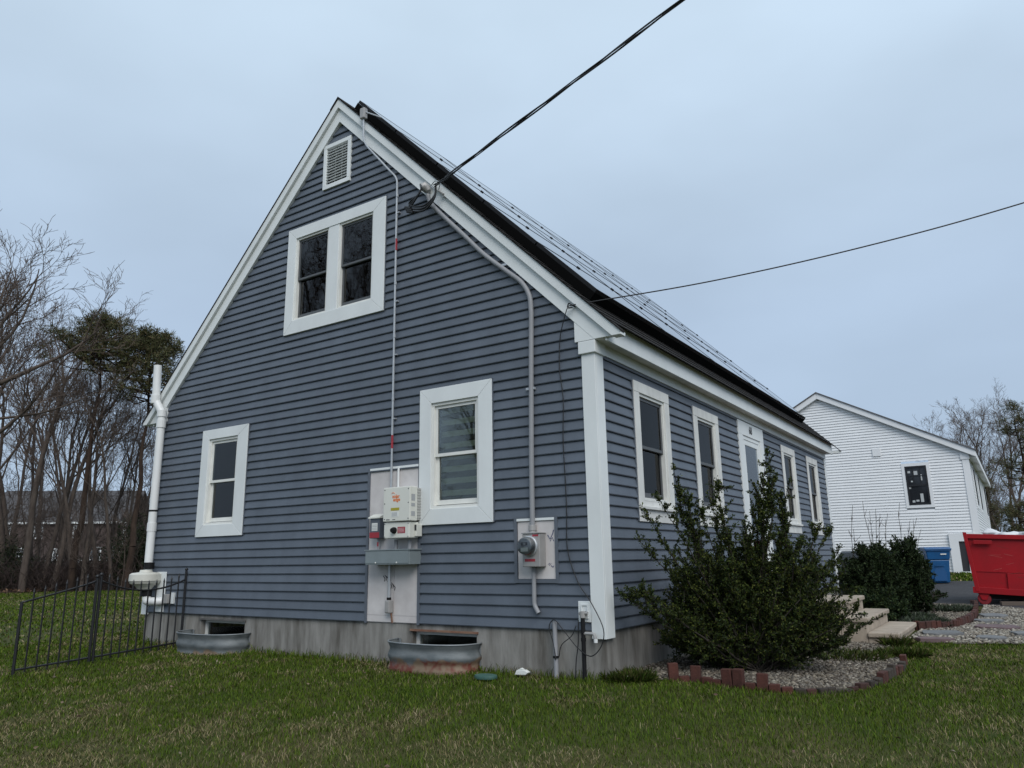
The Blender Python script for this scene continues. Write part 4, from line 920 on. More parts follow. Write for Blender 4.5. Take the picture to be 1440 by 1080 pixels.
for (px, py, D) in ((1078, 640, 7.0), (1088, 668, 7.0), (1065, 690, 7.0), (1108, 676, 7.1), (945, 657, 6.9), (958, 690, 6.95), (1000, 705, 6.9), (912, 722, 6.7), (925, 700, 6.8), (1005, 672, 7.0), (1150, 735, 7.2), (1172, 745, 7.3), (1190, 765, 7.3), (1130, 750, 7.2), (893, 755, 6.7), (880, 840, 6.6), (884, 826, 6.6), (905, 830, 6.6), (1198, 840, 7.0), (1190, 800, 7.1), (1060, 712, 7.0), (1045, 735, 7), (1020, 730, 6.9), (1200, 870, 6.8), (1112, 720, 7.1), (1100, 700, 7.1), (1085, 655, 7.05), (1072, 665, 7), (968, 705, 6.9), (985, 720, 6.9)):
    stems.append((np.array(at(px, py, D)), .07))
HOLLY = [(.027, .042, .009), (.037, .055, .010), (.017, .029, .009), (.053, .068, .014), (.085, .096, .02), (.022, .036, .012), (.034, .045, .018)]
shrub('holly_bush', 'big spreading dark green holly bush in the gravel bed', hb, stems, .027, HOLLY, 17, 42, clip=lambda p: (p[:, 0] > .07) & (p[:, 2] > -.45), shoot_len=.21, start=.2)

def mound(name, label, cx, cy, rx, ry, h, leafL, cols, ns, leaf_n, pts=None, sl=.2):
    z0 = float(gz(cx, cy)); T = []
    for i in range(ns):
        a = random.uniform(0, 6.283); p = math.acos(random.uniform(.02, 1)); k = random.uniform(.72, 1.04)
        T.append((np.array([cx+rx*k*math.sin(p)*math.cos(a), cy+ry*k*math.sin(p)*math.sin(a), z0+.08+h*k*math.cos(p)*random.uniform(.9, 1.02)]), .04))
    for q_ in pts or []: T.append((np.array(q_), .02))
    return shrub(name, label, (cx, cy, z0), T, leafL, cols, 15, leaf_n, shoot_len=sl, start=.42, clip=lambda p: (p[:, 0] > .05) & (p[:, 2] > z0-.02))
DK = [(.016, .028, .011), (.022, .038, .013), (.012, .020, .009), (.030, .046, .017), (.04, .055, .022)]
b1 = at(1222, 800, 12.6); b2 = at(1274, 800, 13.4); b3 = at(1262, 800, 13.0)
mound('evergreen_bush', 'rounded dark evergreen bush behind the steps nearest the house wall', b1.x, b1.y, .54, .65, 1.24, .04, DK, 120, 40, sl=.24)
mound('evergreen_bush', 'tall peaked dark evergreen bush beside the blue bin', b2.x, b2.y, .50, .65, 1.30, .04, DK, 130, 40, sl=.24)
mound('evergreen_bush', 'narrow evergreen bush between the two larger bushes behind steps', b3.x-.1, b3.y-.5, .34, .45, 1.2, .045, DK, 60, 32, sl=.22)
mound('low_yew', 'low spreading yew bush tucked behind the top step', 1.27, 6.62, .42, .5, .46, .036, [(.018, .036, .014), (.03, .048, .016), (.012, .024, .012), (.045, .062, .02)], 80, 32, sl=.17)
# bare twiggy shrubs behind the bushes
def twig_shrub(name, label, base, tips):
    seg = []
    for tip in tips:
        b = np.array(base, float)+np.array([random.uniform(-.06, .06), random.uniform(-.06, .06), 0]); t = np.array(tip, float); P = [b+(t-b)*k/7+RNG.normal(size=3)*.018*(k not in (0,)) for k in range(8)]
        for k in range(7):
            seg.append((P[k]-np.array(base), P[k+1]-np.array(base), .009-.0008*k, .0082-.0008*k))
            if k > 3:
                for _ in range(2):
                    d = np_unit(P[k+1]-P[k]+RNG.normal(size=3)*.09)*random.uniform(.08, .2); seg.append((P[k]-np.array(base), P[k]+d-np.array(base), .0045, .0025))
    t = thing(name, label, 'shrub', tuple(base), 'bare twigs behind the evergreen bushes'); link('stems', npmesh('stems', *tubes_np(seg, 5), mat('bare twig bark', (.05, .04, .035), .9)), t)
for bp_, tp, lb in (((1238, 830, 14.2), [(1212, 705, 14.2), (1222, 718, 14.2), (1237, 722, 14.2), (1247, 720, 14.2), (1230, 716, 14.1)], 'bare forked shrub rising behind the dark evergreen bushes'), ((1196, 830, 13.6), [(1199, 712, 13.6), (1202, 745, 13.6)], 'single bare twig rising beside the house end'), ((1268, 830, 14.4), [(1263, 706, 14.4), (1276, 732, 14.4), (1290, 728, 14.4), (1294, 745, 14.4)], 'bare shrub with thin upright rods before the white wall')):
    b = at(*bp_); twig_shrub('bare_shrub', lb, (b.x, b.y, float(gz(b.x, b.y))), [at(*t) for t in tp])
b = at(1295, 853, 13.0); twig_shrub('bare_shrub', 'small dry pale stalk in the pebbles near the path', (1.75, 9.0, float(gz(1.75, 9.0))), [(1.68, 9.0, .06), (1.80, 9.1, -.02)])
# low herb clumps
def clump(name, label, cx, cy, r, h, n, cols, w=.006):
    z0 = float(gz(cx, cy))+.01; a = RNG.uniform(0, 6.28, n); rr = r*np.sqrt(RNG.random(n)); pos = np.stack([rr*np.cos(a), rr*np.sin(a), np.full(n, .0)], 1)
    d = np.stack([np.cos(a)*rr/r*.9, np.sin(a)*rr/r*.9, np.full(n, 1.)], 1)+RNG.normal(0, .35, (n, 3)); Ln = h*RNG.uniform(.5, 1.1, n)
    c = np.array(cols)[RNG.integers(0, len(cols), n)]*RNG.uniform(.7, 1.2, n)[:, None]; V_, F_, cc = leaves(pos, d, Ln, np.full(n, w)*RNG.uniform(.7, 1.4, n), c, .2, .25)
    o = link(name, npmesh(name, V_, F_, LEAF, cc)); o.location = (cx, cy, z0); tag(o, label, 'plant'); return o
GG = [(.10, .12, .09), (.13, .15, .115), (.07, .09, .06), (.05, .075, .035)]
clump('herb_clump', 'grey green low herb spilling over the brick edging by steps', 1.88, 6.35, .26, .15, 1500, GG, .012)
clump('herb_clump', 'grey green low herb clump among pebbles near the driveway', 2.0, 9.6, .35, .14, 900, GG, .014)
clump('herb_clump', 'small olive herb clump beside the bare stalk', 1.65, 8.0, .2, .12, 600, GG, .012)
GR = [(.05, .085, .012), (.07, .10, .015), (.11, .10, .04), (.042, .068, .012)]
clump('grass_tuft', 'long grass tuft growing at the foot of the steps', 1.78, 4.02, .12, .15, 260, GR, .004)
clump('grass_tuft', 'weedy grass clump beside the brick edging under the holly', 1.93, 3.35, .24, .11, 700, GR, .0045)
clump('grass_tuft', 'weedy grass clump at the corner of the foundation', .13, .16, .22, .10, 800, GR, .004)
clump('grass_tuft', 'spreading weeds between the holly and the steps', 1.45, 2.9, .4, .09, 900, GR, .005)

# ------------------------------------------------------------------ grass
KEEP = [BED, BED2, PATH, DRIVE]
def grass_field(name, n, xr, yr, hmin, hmax, w, label, far=False):
    x = RNG.uniform(*xr, n); y = RNG.uniform(*yr, n)
    ok = ~((x > WX+.0) & (x < .0) & (y > -.0) & (y < LY))
    for p in KEEP: ok &= ~inpoly(x, y, p)
    ok &= ~inpoly(x, y, WOOD)
    ok &= ~((x > 0) & (x < 1.85) & (y > 4.1) & (y < 5.9))
    for (u0, u1, dp) in ((-6.02, -4.86, .40), (-2.42, -1.36, .36)):
        ok &= ~((((x-(u0+u1)/2)/((u1-u0)/2))**2+(y/dp)**2 < 1.02))
    ok &= (x+1.03)**2+((y+.38)/.8)**2 > .012
    # only where the lawn can be seen from somewhere near the camera
    P = np.stack([x-CAMP.x, y-CAMP.y, gz(x, y)-CAMP.z], 1); zc = P @ np.array(cf_); sx = (P @ np.array(cr_))/np.maximum(zc, .1)
    ok &= (zc > 2.2) & (np.abs(sx) < 1.0)
    if not far: # denser near, thinner away
        ok &= RNG.random(n) < np.clip(5.5/np.maximum(zc, 1), 0, 1)**1.1
    x, y, zc = x[ok], y[ok], zc[ok]; n = len(x)
    f1 = fbm(x*.9+3, y*.9); f2 = fbm(x*2.6+11, y*2.6+5); f3 = fbm(x*6.5+2, y*6.5+8); dry = np.clip((f1*.40+f2*.34+f3*.26-.475)*6.5+.20*np.clip(-y-1.3, 0, 2.2), 0, 1)
    near_wall = np.exp(-np.clip(-y, 0, 9)/.10)*(x < 0)*(x > WX-.2)
    h = RNG.uniform(hmin, hmax, n)*(.72+.7*f2)*(1-.35*dry)+near_wall*RNG.uniform(0, .10, n)
    a = RNG.uniform(0, 6.28, n); lean = RNG.uniform(.15, .95, n)+.5*dry; dx, dy = np.cos(a)*lean*h, np.sin(a)*lean*h
    ww = w*RNG.uniform(.6, 1.3, n)*np.clip(zc/5, .8, 3); b_ = a+1.57+RNG.normal(0, .5, n); wx, wy = np.cos(b_)*ww/2, np.sin(b_)*ww/2
    z = gz(x, y)-.004
    p = np.stack([np.stack([x-wx, y-wy, z], 1), np.stack([x+wx, y+wy, z], 1), np.stack([x+dx*.35+wx*.8, y+dy*.35+wy*.8, z+h*.62], 1), np.stack([x+dx*.35-wx*.8, y+dy*.35-wy*.8, z+h*.62], 1), np.stack([x+dx, y+dy, z+h*.92], 1)], 1)
    i = np.arange(n)*5; F_ = np.concatenate([np.stack([i, i+1, i+2], 1), np.stack([i, i+2, i+3], 1), np.stack([i+3, i+2, i+4], 1)])
    g = np.array([(.054, .094, .010), (.070, .114, .011), (.040, .070, .008), (.094, .120, .017), (.060, .090, .016)])[RNG.integers(0, 5, n)]
    s = np.array([(.20, .165, .085), (.155, .125, .062), (.26, .215, .13), (.11, .105, .042)])[RNG.integers(0, 4, n)]
    pick = (RNG.random(n) < dry*.66+.03)[:, None]; c = np.where(pick, s, g)*RNG.uniform(.7, 1.25, n)[:, None]
    m = mat('grass blade', (.04, .07, .02), .75, attr='Col', spec=.04)
    o = link(name, npmesh(name, p.reshape(-1, 3), F_, m, np.repeat(c, 5, 0))); stuff(o, label, 'grass'); return o
grass_field('lawn_grass', 690000, (-9, 8.0), (-4.2, 5.0), .018, .048, .0042, 'short patchy green and straw lawn grass around the house')
grass_field('back_lawn_grass', 170000, (-34, -7.2), (-7, 26), .03, .06, .0075, 'mown lawn grass running back to the woods', True)
grass_field('verge_grass', 14000, (-3, 9), (19.3, 23.5), .04, .09, .012, 'green grass strip in front of the white house', True)
# fallen leaves on the lawn
n = 130; x = RNG.uniform(-8, 3.2, n); y = RNG.uniform(-3.6, -.05, n); 
LEAFD = mat('dead leaf', (.16, .10, .055), .85, attr='Col', var=.2, vscale=30)
pos = np.stack([x, y, gz(x, y)+RNG.uniform(.03, .055, n)], 1); d = RNG.normal(0, 1, (n, 3)); d[:, 2] *= .25
c = np.array([(.13, .085, .05), (.18, .13, .085), (.10, .06, .04), (.22, .18, .13)])[RNG.integers(0, 4, n)]; Ln = RNG.uniform(.02, .045, n)
stuff(link('fallen_leaves', npmesh('fallen_leaves', *leaves(pos, d, Ln, Ln*.55, c)[:2], LEAFD, np.repeat(c, 4, 0))), 'scattered dry brown leaves lying on the lawn', 'leaves')
n = 16000; x = RNG.uniform(-44, -25, n); y = RNG.uniform(2, 26, n); k = inpoly(x, y, WOOD); x, y = x[k], y[k]; n = len(x)
pos = np.stack([x, y, gz(x, y)+.04+RNG.uniform(0, .05, n)], 1); d = RNG.normal(0, 1, (n, 3)); d[:, 2] = np.abs(d[:, 2])*.5; c = np.array([(.17, .09, .05), (.22, .13, .075), (.10, .06, .04), (.25, .16, .10)])[RNG.integers(0, 4, n)]; Ln = RNG.uniform(.08, .18, n)
stuff(link('leaf_litter', npmesh('leaf_litter', *leaves(pos, d, Ln, Ln*.6, c)[:2], LEAFD, np.repeat(c, 4, 0))), 'russet leaf litter along the woodland edge', 'leaves')

# ------------------------------------------------------------------ trees
BARK = mat('grey brown bark', (.115, .092, .077), .95, col2=(.06, .047, .04), vscale=7, stretch=(1, 1, .25), bump=.6, bscale=12, spec=.15)
TWIG = mat('winter twigs', (.14, .108, .09), .95, var=.35, vscale=.6, spec=.1)
BARKP = mat('pine bark', (.06, .042, .032), .95, col2=(.028, .02, .017), vscale=6, stretch=(1, 1, .4), bump=.7, bscale=10, spec=.1)
NEEDLE = mat('pine needles', (.03, .045, .02), .7, attr='Col', spec=.2)
def grow(h, r0, seed, fork=.45, spread=.55, nb=(5, 7), limbs=None, lean=(0, 0), levels=4, dens=1.0):
    rnd = random.Random(seed); thick, thin = [], []
    def branch(p, d, L, r, lev):
        n = (10, 6, 5, 4, 3)[min(lev, 4)]; pts = [p]; rs = [r]; dd = Vector(d)
        for i in range(n):
            j = (.05, .13, .2, .26, .3)[min(lev, 4)]
            dd = (dd+Vector((rnd.gauss(0, j), rnd.gauss(0, j), rnd.gauss(0, j*.6)+(.02 if lev == 0 else .075)))).normalized()
            p = p+dd*L/n; rr = r*(1-(i+1)/n*(.62 if lev == 0 else .75)); pts.append(p); rs.append(rr)
            (thick if lev <= 1 else thin).append((tuple(pts[-2]), tuple(p), rs[-2], rr))
        if lev >= levels: return
        k = rnd.randint(*nb) if lev == 0 else int(rnd.randint(4, 6)*dens)
        for c in range(k):
            t = rnd.uniform(fork, 1) if lev == 0 else rnd.uniform(.25, 1); f = t*n; i = min(int(f), n-1); q = pts[i].lerp(pts[i+1], f-i); rr = rs[i]*(.48 if lev == 0 else .58)
            ax = (pts[i+1]-pts[i]).normalized(); o = ax.orthogonal().normalized(); o.rotate(Matrix.Rotation(rnd.uniform(0, 6.283), 3, ax))
            s = spread*rnd.uniform(.7, 1.5); nd = (ax*math.cos(s)+o*math.sin(s)).normalized()
            branch(q, nd, L*rnd.uniform(.34, .58)*(1.15-.35*t if lev == 0 else 1), max(rr, .006), lev+1)
        if lev == 0:
            for c in range(2):
                o = dd.orthogonal().normalized(); o.rotate(Matrix.Rotation(rnd.uniform(0, 6.283), 3, dd)); branch(p, (dd+o*rnd.uniform(.3, .6)).normalized(), L*rnd.uniform(.35, .5), rs[-1]*.8, 1)
    branch(Vector((0, 0, -.2)), Vector((lean[0], lean[1], 1)).normalized(), h*.72, r0, 0)
    for (z, d, L, r) in limbs or []:
        branch(Vector((lean[0]*z*.9, lean[1]*z*.9, z)), Vector(d).normalized(), L, r, 1)
    v, f = tubes_np(thick, 7); tm = npmesh('trunk', v, f, BARK, smooth=True)
    thin = [(a, b, max(r, .008), max(q, .006)) for a, b, r, q in thin]
    v, f = tubes_np(thin, 3); cm = npmesh('crown', v, f, TWIG)
    return tm, cm
def place_tree(name, label, meshes, loc, rz, sc, group, tilt=(0, 0)):
    t = thing(name, label, 'tree', loc, group); t.rotation_euler = (tilt[0], tilt[1], rz); t.scale = (sc, sc, sc)
    link('trunk', meshes[0], t); link('crown', meshes[1], t); return t
BARE = [grow(14, .17, 3, .5, .5), grow(15, .15, 8, .55, .42), grow(13, .13, 21, .48, .55), grow(14.5, .18, 34, .52, .5), grow(12, .11, 55, .4, .6)]
SAP = [grow(7, .055, 71, .25, .6, (6, 9), levels=3, dens=1.2), grow(6, .05, 72, .2, .7, (6, 9), levels=3, dens=1.2)]
def gp_(px, D):      # ground point on a bearing
    p = at(px, 790, D); return (p.x, p.y, float(gz(p.x, p.y))-.02)
spots = [(4, 33, 0, 1.0), (22, 36, 1, .95), (36, 31.5, 3, .92), (47, 39, 2, .98), (62, 34, 1, .84), (80, 32.5, 3, .78), (97, 36, 0, .78), (108, 32.3, 1, .70), (122, 40, 2, .80), (136, 33, 0, .68), (150, 38, 1, .70), (174, 35, 2, .68), (196, 38, 3, .62), (118, 31.5, 2, .7), (160, 32, 1, .62), (-18, 35, 2, 1.05), (-40, 33, 0, 1.1), (12, 44, 2, 1.05), (88, 45, 1, .86), (160, 46, 4, .8), (215, 44, 4, .72), (55, 47, 3, .95)]
for i, (px, D, k, sc) in enumerate(spots):
    place_tree('bare_tree', 'leafless grey brown tree in the woods left of the house', BARE[k], gp_(px, D), random.uniform(0, 6.28), sc, 'leafless trees in the left woods', (random.gauss(0, .035), random.gauss(.03, .03)))
for i in range(26):
    px, D = random.uniform(-30, 215), random.uniform(31, 46)
    place_tree('sapling', 'thin leafless sapling in the understory of the woods', SAP[i % 2], gp_(px, D), random.uniform(0, 6.28), random.uniform(.5, 1.1), 'saplings under the left woods', (random.gauss(0, .05), random.gauss(0, .05)))
# the nearer oak whose limbs reach over from the left
ld = RGT
oak = grow(13, .26, 91, .5, .5, (5, 7), limbs=[(7.4, (ld[0]*.9, ld[1]*.9, .42), 4.9, .10), (5.0, (ld[0]*.75, ld[1]*.75, .85), 4.6, .09), (6.3, (ld[0], ld[1], .10), 4.2, .06), (8.5, (ld[0]*.6, ld[1]*.6, .8), 4, .07)], dens=1.15)
place_tree('bare_oak', 'large leafless oak with long limbs reaching right over the lawn edge', oak, gp_(-62, 26), 0, 1.0, None)
for x_, y_, k, sc in ((-27, -22, 0, 1.5), (-35, -27, 1, 1.7), (-31, -30, 3, 1.6), (-24, -18, 2, 1.4), (-20, -26, 3, .9), (-14, -27, 2, 1.0), (-30, -34, 4, 1.0), (-42, -20, 3, .9), (-24, -33, 1, 1.0)):
    place_tree('bare_tree', 'leafless tree across the street mirrored in the gable windows', BARE[k], (x_, y_, float(gz(x_, y_))-.05), random.uniform(0, 6.28), sc, 'leafless trees across the street')
# pines
def pine(name, label, loc, h, crown, n, seed, lean=(0, 0), rad=2.2):
    rnd = random.Random(seed); seg = []; P = [Vector((lean[0]*h*k/12+rnd.gauss(0, .05), lean[1]*h*k/12+rnd.gauss(0, .05), h*k/12)) for k in range(13)]; P[0].z = -.2
    for k in range(12): seg.append((tuple(P[k]), tuple(P[k+1]), .17*(1-k/13), .17*(1-(k+1)/13)))
    pos, d = [], []
    for i in range(n):
        t = crown+(1-crown)*rnd.random()**.8; f = t*12; k = min(int(f), 11); q = P[k].lerp(P[k+1], f-k); a = rnd.uniform(0, 6.283); R = rad*(1.12-(t-crown)/(1-crown))*rnd.uniform(.35, 1)+.25
        e = q+Vector((math.cos(a)*R, math.sin(a)*R, R*rnd.uniform(.0, .55))); m_ = q.lerp(e, .5)+Vector((0, 0, -.1*R)); seg += [(tuple(q), tuple(m_), .035, .024), (tuple(m_), tuple(e), .024, .010)]
        for j in range(rnd.randint(5, 9)):
            c = m_.lerp(e, rnd.uniform(.2, 1.1))+Vector((rnd.gauss(0, .2), rnd.gauss(0, .2), rnd.gauss(.08, .13)))
            for _ in range(20): pos.append(c+Vector((rnd.gauss(0, .05), rnd.gauss(0, .05), rnd.gauss(0, .05)))); d.append((rnd.gauss(0, 1), rnd.gauss(0, 1), rnd.gauss(.5, .8)))
    pos = np.array([tuple(p) for p in pos]); d = np.array(d); nn = len(pos); Ln = RNG.uniform(.16, .30, nn); c = np.array([(.055, .062, .024), (.07, .075, .028), (.09, .086, .034), (.042, .044, .02), (.11, .080, .042)])[RNG.integers(0, 5, nn)]
    V_, F_, cc = leaves(pos, d, Ln, np.full(nn, .028), c, .1)
    t = thing(name, label, 'tree', loc, None); v, f = tubes_np(seg, 6); link('trunk', npmesh('trunk', v, f, BARKP, smooth=True), t); link('crown', npmesh('crown', V_, F_, NEEDLE, cc), t); return t
pine('pine_tree', 'dark pine with ragged crown rising above the bare woods', gp_(106, 31.2), 11.6, .80, 80, 5, (.01, .01), 3.0)
pine('pine_tree', 'second pine nearest the house with drooping ragged crown', gp_(182, 31.5), 11.0, .72, 100, 6, (.010, .015), 2.8)
pine('pine_tree', 'slender dark pine half hidden by the roof rake', gp_(228, 40), 10.2, .60, 36, 9, (0, 0), 1.7)
# evergreen understory at the woodland edge
def holly_wood(px, D, r, h, label):
    x, y, z = gp_(px, D); n = 4200; a = RNG.uniform(0, 6.28, n); p = np.arccos(RNG.uniform(-.1, 1, n)); k = RNG.random(n)**.35*(.8+.35*vnoise(a*2, p*4))
    pos = np.stack([r*k*np.sin(p)*np.cos(a), r*k*np.sin(p)*np.sin(a), h*(.1+.9*k*np.cos(p))], 1); d = RNG.normal(size=(n, 3)); Ln = RNG.uniform(.07, .15, n); c = np.array([(.022, .032, .016), (.032, .042, .02), (.04, .04, .022)])[RNG.integers(0, 3, n)]
    t = thing('wood_shrub', label, 'bush', (x, y, z), 'dark evergreen shrubs under the woods'); V_, F_, cc = leaves(pos, d, Ln, Ln*.5, c); link('foliage', npmesh('foliage', V_, F_, LEAF, cc), t)
    link('stems', npmesh('stems', *tubes_np([((0, 0, -.1), (r*.3*math.cos(q_), r*.3*math.sin(q_), h*.7), .03, .01) for q_ in range(6)], 5), STEM), t)
for px, D, r, h in ((186, 33, .9, 3.4), (168, 36, 1.3, 2.4), (205, 34, 1.0, 2.8), (8, 34, 1.5, 2.2), (-12, 33, 1.5, 2.6), (55, 37, 1.3, 1.6), (120, 38, 1.4, 1.5)): holly_wood(px, D, r, h, 'dark evergreen shrub under the bare woodland trees')
def brush(n, label):
    seg = []; x0, y0, z0 = gp_(90, 36)
    for i in range(n):
        x, y, z = gp_(random.uniform(-45, 225), random.uniform(31.5, 42)); p = np.array([x, y, z])
        for j in range(5):
            q = p+np.array([random.gauss(0, .22), random.gauss(0, .22), random.uniform(.12, .42)]); seg.append((p-np.array([x0, y0, z0]), q-np.array([x0, y0, z0]), .012, .009)); p = q if random.random() < .75 else p
    o = link('undergrowth', npmesh('undergrowth', *tubes_np(seg, 3), mat('bramble twigs', (.055, .036, .03), .95, var=.4, vscale=.8))); o.location = (x0, y0, z0); stuff(o, label, 'undergrowth')
brush(2600, 'tangled bare brambles along the woodland floor')
# right-hand background trees
for px, D, k, sc, tl in ((1404, 52, 3, .78, 0), (1372, 58, 0, .80, 0), (1350, 64, 2, .88, 0), (1428, 60, 1, .82, 0), (1456, 55, 0, .80, 0), (1392, 66, 4, .95, 0), (1440, 70, 3, .9, 0)):
    place_tree('bare_tree', 'leafless tree behind the white house and red dumpster', BARE[k], gp_(px, D), random.uniform(0, 6.28), sc, 'leafless trees behind the white house')
for i in range(8): place_tree('sapling', 'thin leafless sapling behind the red dumpster', SAP[i % 2], gp_(random.uniform(1385, 1470), random.uniform(48, 58)), random.uniform(0, 6), random.uniform(.8, 1.2), 'saplings behind the white house')
pine('pine_tree', 'dark pine standing behind the red dumpster at far right', gp_(1462, 44), 9.4, .45, 46, 12, (-.005, 0), 1.6)
pine('pine_tree', 'bushy dark evergreen behind the far corner of the white house', gp_(1400, 50), 5.6, .1, 50, 13, (0, 0), 1.3)
pine('pine_tree', 'low bushy evergreen behind the dumpster load', gp_(1444, 42), 3.2, .1, 46, 14, (0, 0), 1.5)

# ------------------------------------------------------------------ house beyond the woods
fa = at(-30, 800, 74); fb_ = at(172, 797, 76); fh = thing('distant_house', 'dim brown shingled two storey house with white windows beyond the woods', 'house', (fa.x, fa.y, 0))
dv = Vector((fb_.x-fa.x, fb_.y-fa.y, 0)); LN = dv.length; fh.rotation_euler = (0, 0, math.atan2(dv.y, dv.x)); zb_ = .05
BR = mat('brown shingle wall', (.085, .062, .056), .9, var=.25, vscale=1.5, stretch=(1, 1, 6)); GRF = mat('grey shingle roof', (.075, .072, .075), .9, var=.25, vscale=1.2)
def fpart(mb, nm, m, p=None): o = mb.build(nm, m, p or fh); return o
fpart(MB().box(0, LN, 0, 8, zb_-.8, 5.0), 'wall', BR); fpart(MB().prism([(-.4, 4.95), (4.0, 8.3), (8.4, 4.95), (8.4, 5.1), (4.0, 8.55), (-.4, 5.1)], -.3, LN+.3, lambda a, b, h: (h, a, b)), 'roof', GRF)
fpart(MB().box(-.2, LN+.2, -.42, -.38, 4.82, 5.02), 'fascia', TRIM); fpart(MB().box(LN-.25, LN+.03, -.05, 0, 0, 4.8), 'corner_board', TRIM)
for (u, w, ww, hh) in ((1.8, 3.35, .9, 1.35), (4.6, 3.35, .9, 1.35), (8.3, 3.35, .9, 1.35), (3.2, .9, 1.0, 1.6), (6.6, .9, 1.0, 1.5), (9.6, .9, 1.6, 1.6), (11.8, .8, 1.2, 1.7)):
    if u+ww > LN: continue
    wn = fpart(ring(MB(), lambda a, b, h: (a, -h, b), u, u+ww, w, w+hh, .12, 0, .06), 'window', TRIM)
    fpart(MB().box(u+.1, u+ww-.1, -.02, -.005, w+.1, w+hh-.1), 'pane', mat('far pane', (.05, .055, .06), .15), wn)
    mm = MB()
    for q_ in (1, 2): mm.box(u+ww*q_/3-.02, u+ww*q_/3+.02, -.045, -.021, w+.1, w+hh-.1)
    for q_ in (1, 2, 3): mm.box(u+.1, u+ww-.1, -.048, -.022, w+hh*q_/4-.02, w+hh*q_/4+.02)
    fpart(mm, 'muntins', TRIM, wn)
dk = thing('deck_railing', 'white balustrade of a deck in front of the distant brown house', 'railing', (fa.x, fa.y, 0)); dk.rotation_euler = fh.rotation_euler
rl = MB().box(2, LN-1.5, -3.05, -2.95, 1.15, 1.25).box(2, LN-1.5, -3.04, -2.96, .35, .43); rl.build('rail', TRIM, dk); u = 2.0
while u < LN-1.5:
    MB().box(u-.03, u+.03, -3.03, -2.97, .43, 1.15).build('baluster', TRIM, dk); u += .32
for u in np.linspace(2, LN-1.5, 6): MB().box(u-.07, u+.07, -3.07, -2.93, zb_-.8, 1.4).build('post', TRIM, dk)

# ------------------------------------------------------------------ white neighbour
YW = 22.5; WZ = .0
nb = thing('white_house', 'white clapboard house with offset gable and black window behind the driveway', 'house', (-2.3, YW, 0))
VW = mat('white clapboard', (.78, .79, .80), .5, var=.06, vscale=1.5); WROOF = mat('grey roof', (.16, .155, .16), .9, var=.3, vscale=8)
XR, XE, XL = -2.30, 2.13, -6.6; AP = 6.20; sR = (AP-3.80)/(XE-XR); sLf = .56
def wtop(x): return AP-(x-XR)*sR if x > XR else AP-(XR-x)*sLf
cw_ = .0965; mb = MB(); k = 0; z = WZ
WW = (.252, .902, 2.19, 3.495)
while z < AP-.1:
    z1 = min(z+cw_, AP-.05); xl = XL if wtop(XL) > z1 else XR-(AP-z)/sLf; xr = XE if 3.80 > z1 else XR+(AP-z)/sR
    segs = [(xl, xr)]
    if z1 > WW[2]-.08 and z < WW[3]+.08: segs = [(xl, WW[0]-.09), (WW[1]+.09, xr)]
    for a, b in segs:
        mb.add([(a, YW, z), (b, YW, z), (b, YW-.027, z), (a, YW-.027, z), (b, YW-.004, z1+.002), (a, YW-.004, z1+.002)], [(0, 1, 2, 3), (3, 2, 4, 5)])
    z += cw_
part(mb, 'clapboards', VW, nb)['kind'] = 'stuff'
mb = MB(); z = WZ
while z < 3.7:
    mb.add([(XE, YW, z), (XE, YW+14, z), (XE+.024, YW+14, z), (XE+.024, YW, z), (XE+.007, YW+14, z+cw_), (XE+.007, YW, z+cw_)], [(0, 1, 2, 3), (3, 2, 4, 5)]); z += cw_
part(mb, 'side_clapboards', VW, nb)['kind'] = 'stuff'
part(MB().box(XL, XE-.02, YW+.03, YW+14, WZ-.5, 3.2), 'wall', VW, nb); part(MB().box(XL+.02, XE-.04, YW+.04, YW+13.9, WZ-.6, WZ-.004), 'foundation', CONC, nb)
f2 = lambda a, b, h: (a, YW-h, b)
for poly in ([(XR, AP-.02), (XR, AP+.20), (XE+.25, wtop(XE+.25)+.20), (XE+.25, wtop(XE+.25)-.02)], [(XR, AP-.02), (XR, AP+.20), (XL-.3, wtop(XL-.3)+.20), (XL-.3, wtop(XL-.3)-.02)]):
    part(MB().prism(poly, .0, .16, f2), 'rake_board', VW, nb, bevel=.01)
for xx in (XE+.28, XL-.34): part(MB().prism([(XR, AP+.201), (XR, AP+.235), (xx, wtop(xx)+.235), (xx, wtop(xx)+.201)], -14.3, .20, f2), 'roof', WROOF, nb)
part(MB().box(XE-.16, XE+.035, YW-.04, YW, WZ-.05, 3.78), 'corner_board', VW, nb); part(MB().box(XE, XE+.036, YW+.001, YW+.18, WZ-.05, 3.78), 'corner_board', VW, nb)
part(MB().box(XE-.2, XE+.06, YW-.06, YW+.2, 3.60, 3.80), 'corner_capital', VW, nb)
part(MB().box(XE+.005, XE+.23, YW+.0, YW+14.2, 3.66, 3.72), 'soffit', VW, nb); part(MB().box(XE+.22, XE+.255, YW+.0, YW+14.3, 3.62, 3.86), 'fascia', VW, nb)
BLK = mat('black window frame', (.012, .012, .014), .4); DKG = mat('dark pane', (.02, .022, .026), .08)
wn = part(ring(MB(), f2, *WW, .055, -.03, .045), 'window', BLK, nb); part(ring(MB(), f2, WW[0]-.1, WW[1]+.1, WW[2]-.1, WW[3]+.1, .10, -.02, .035), 'window_casing', VW, wn)
part(MB().box(WW[0]+.05, WW[1]-.05, YW+.0, YW+.02, WW[2]+.05, WW[3]-.05), 'pane', DKG, wn); mu = MB(); mz = (WW[2]+WW[3])/2
mu.box(WW[0]+.05, WW[1]-.05, YW-.03, YW-.002, mz-.03, mz+.03)
for q_ in (1, 2): mu.box(WW[0]+(WW[1]-WW[0])*q_/3-.012, WW[0]+(WW[1]-WW[0])*q_/3+.012, YW-.02, YW-.003, mz+.03, WW[3]-.05)
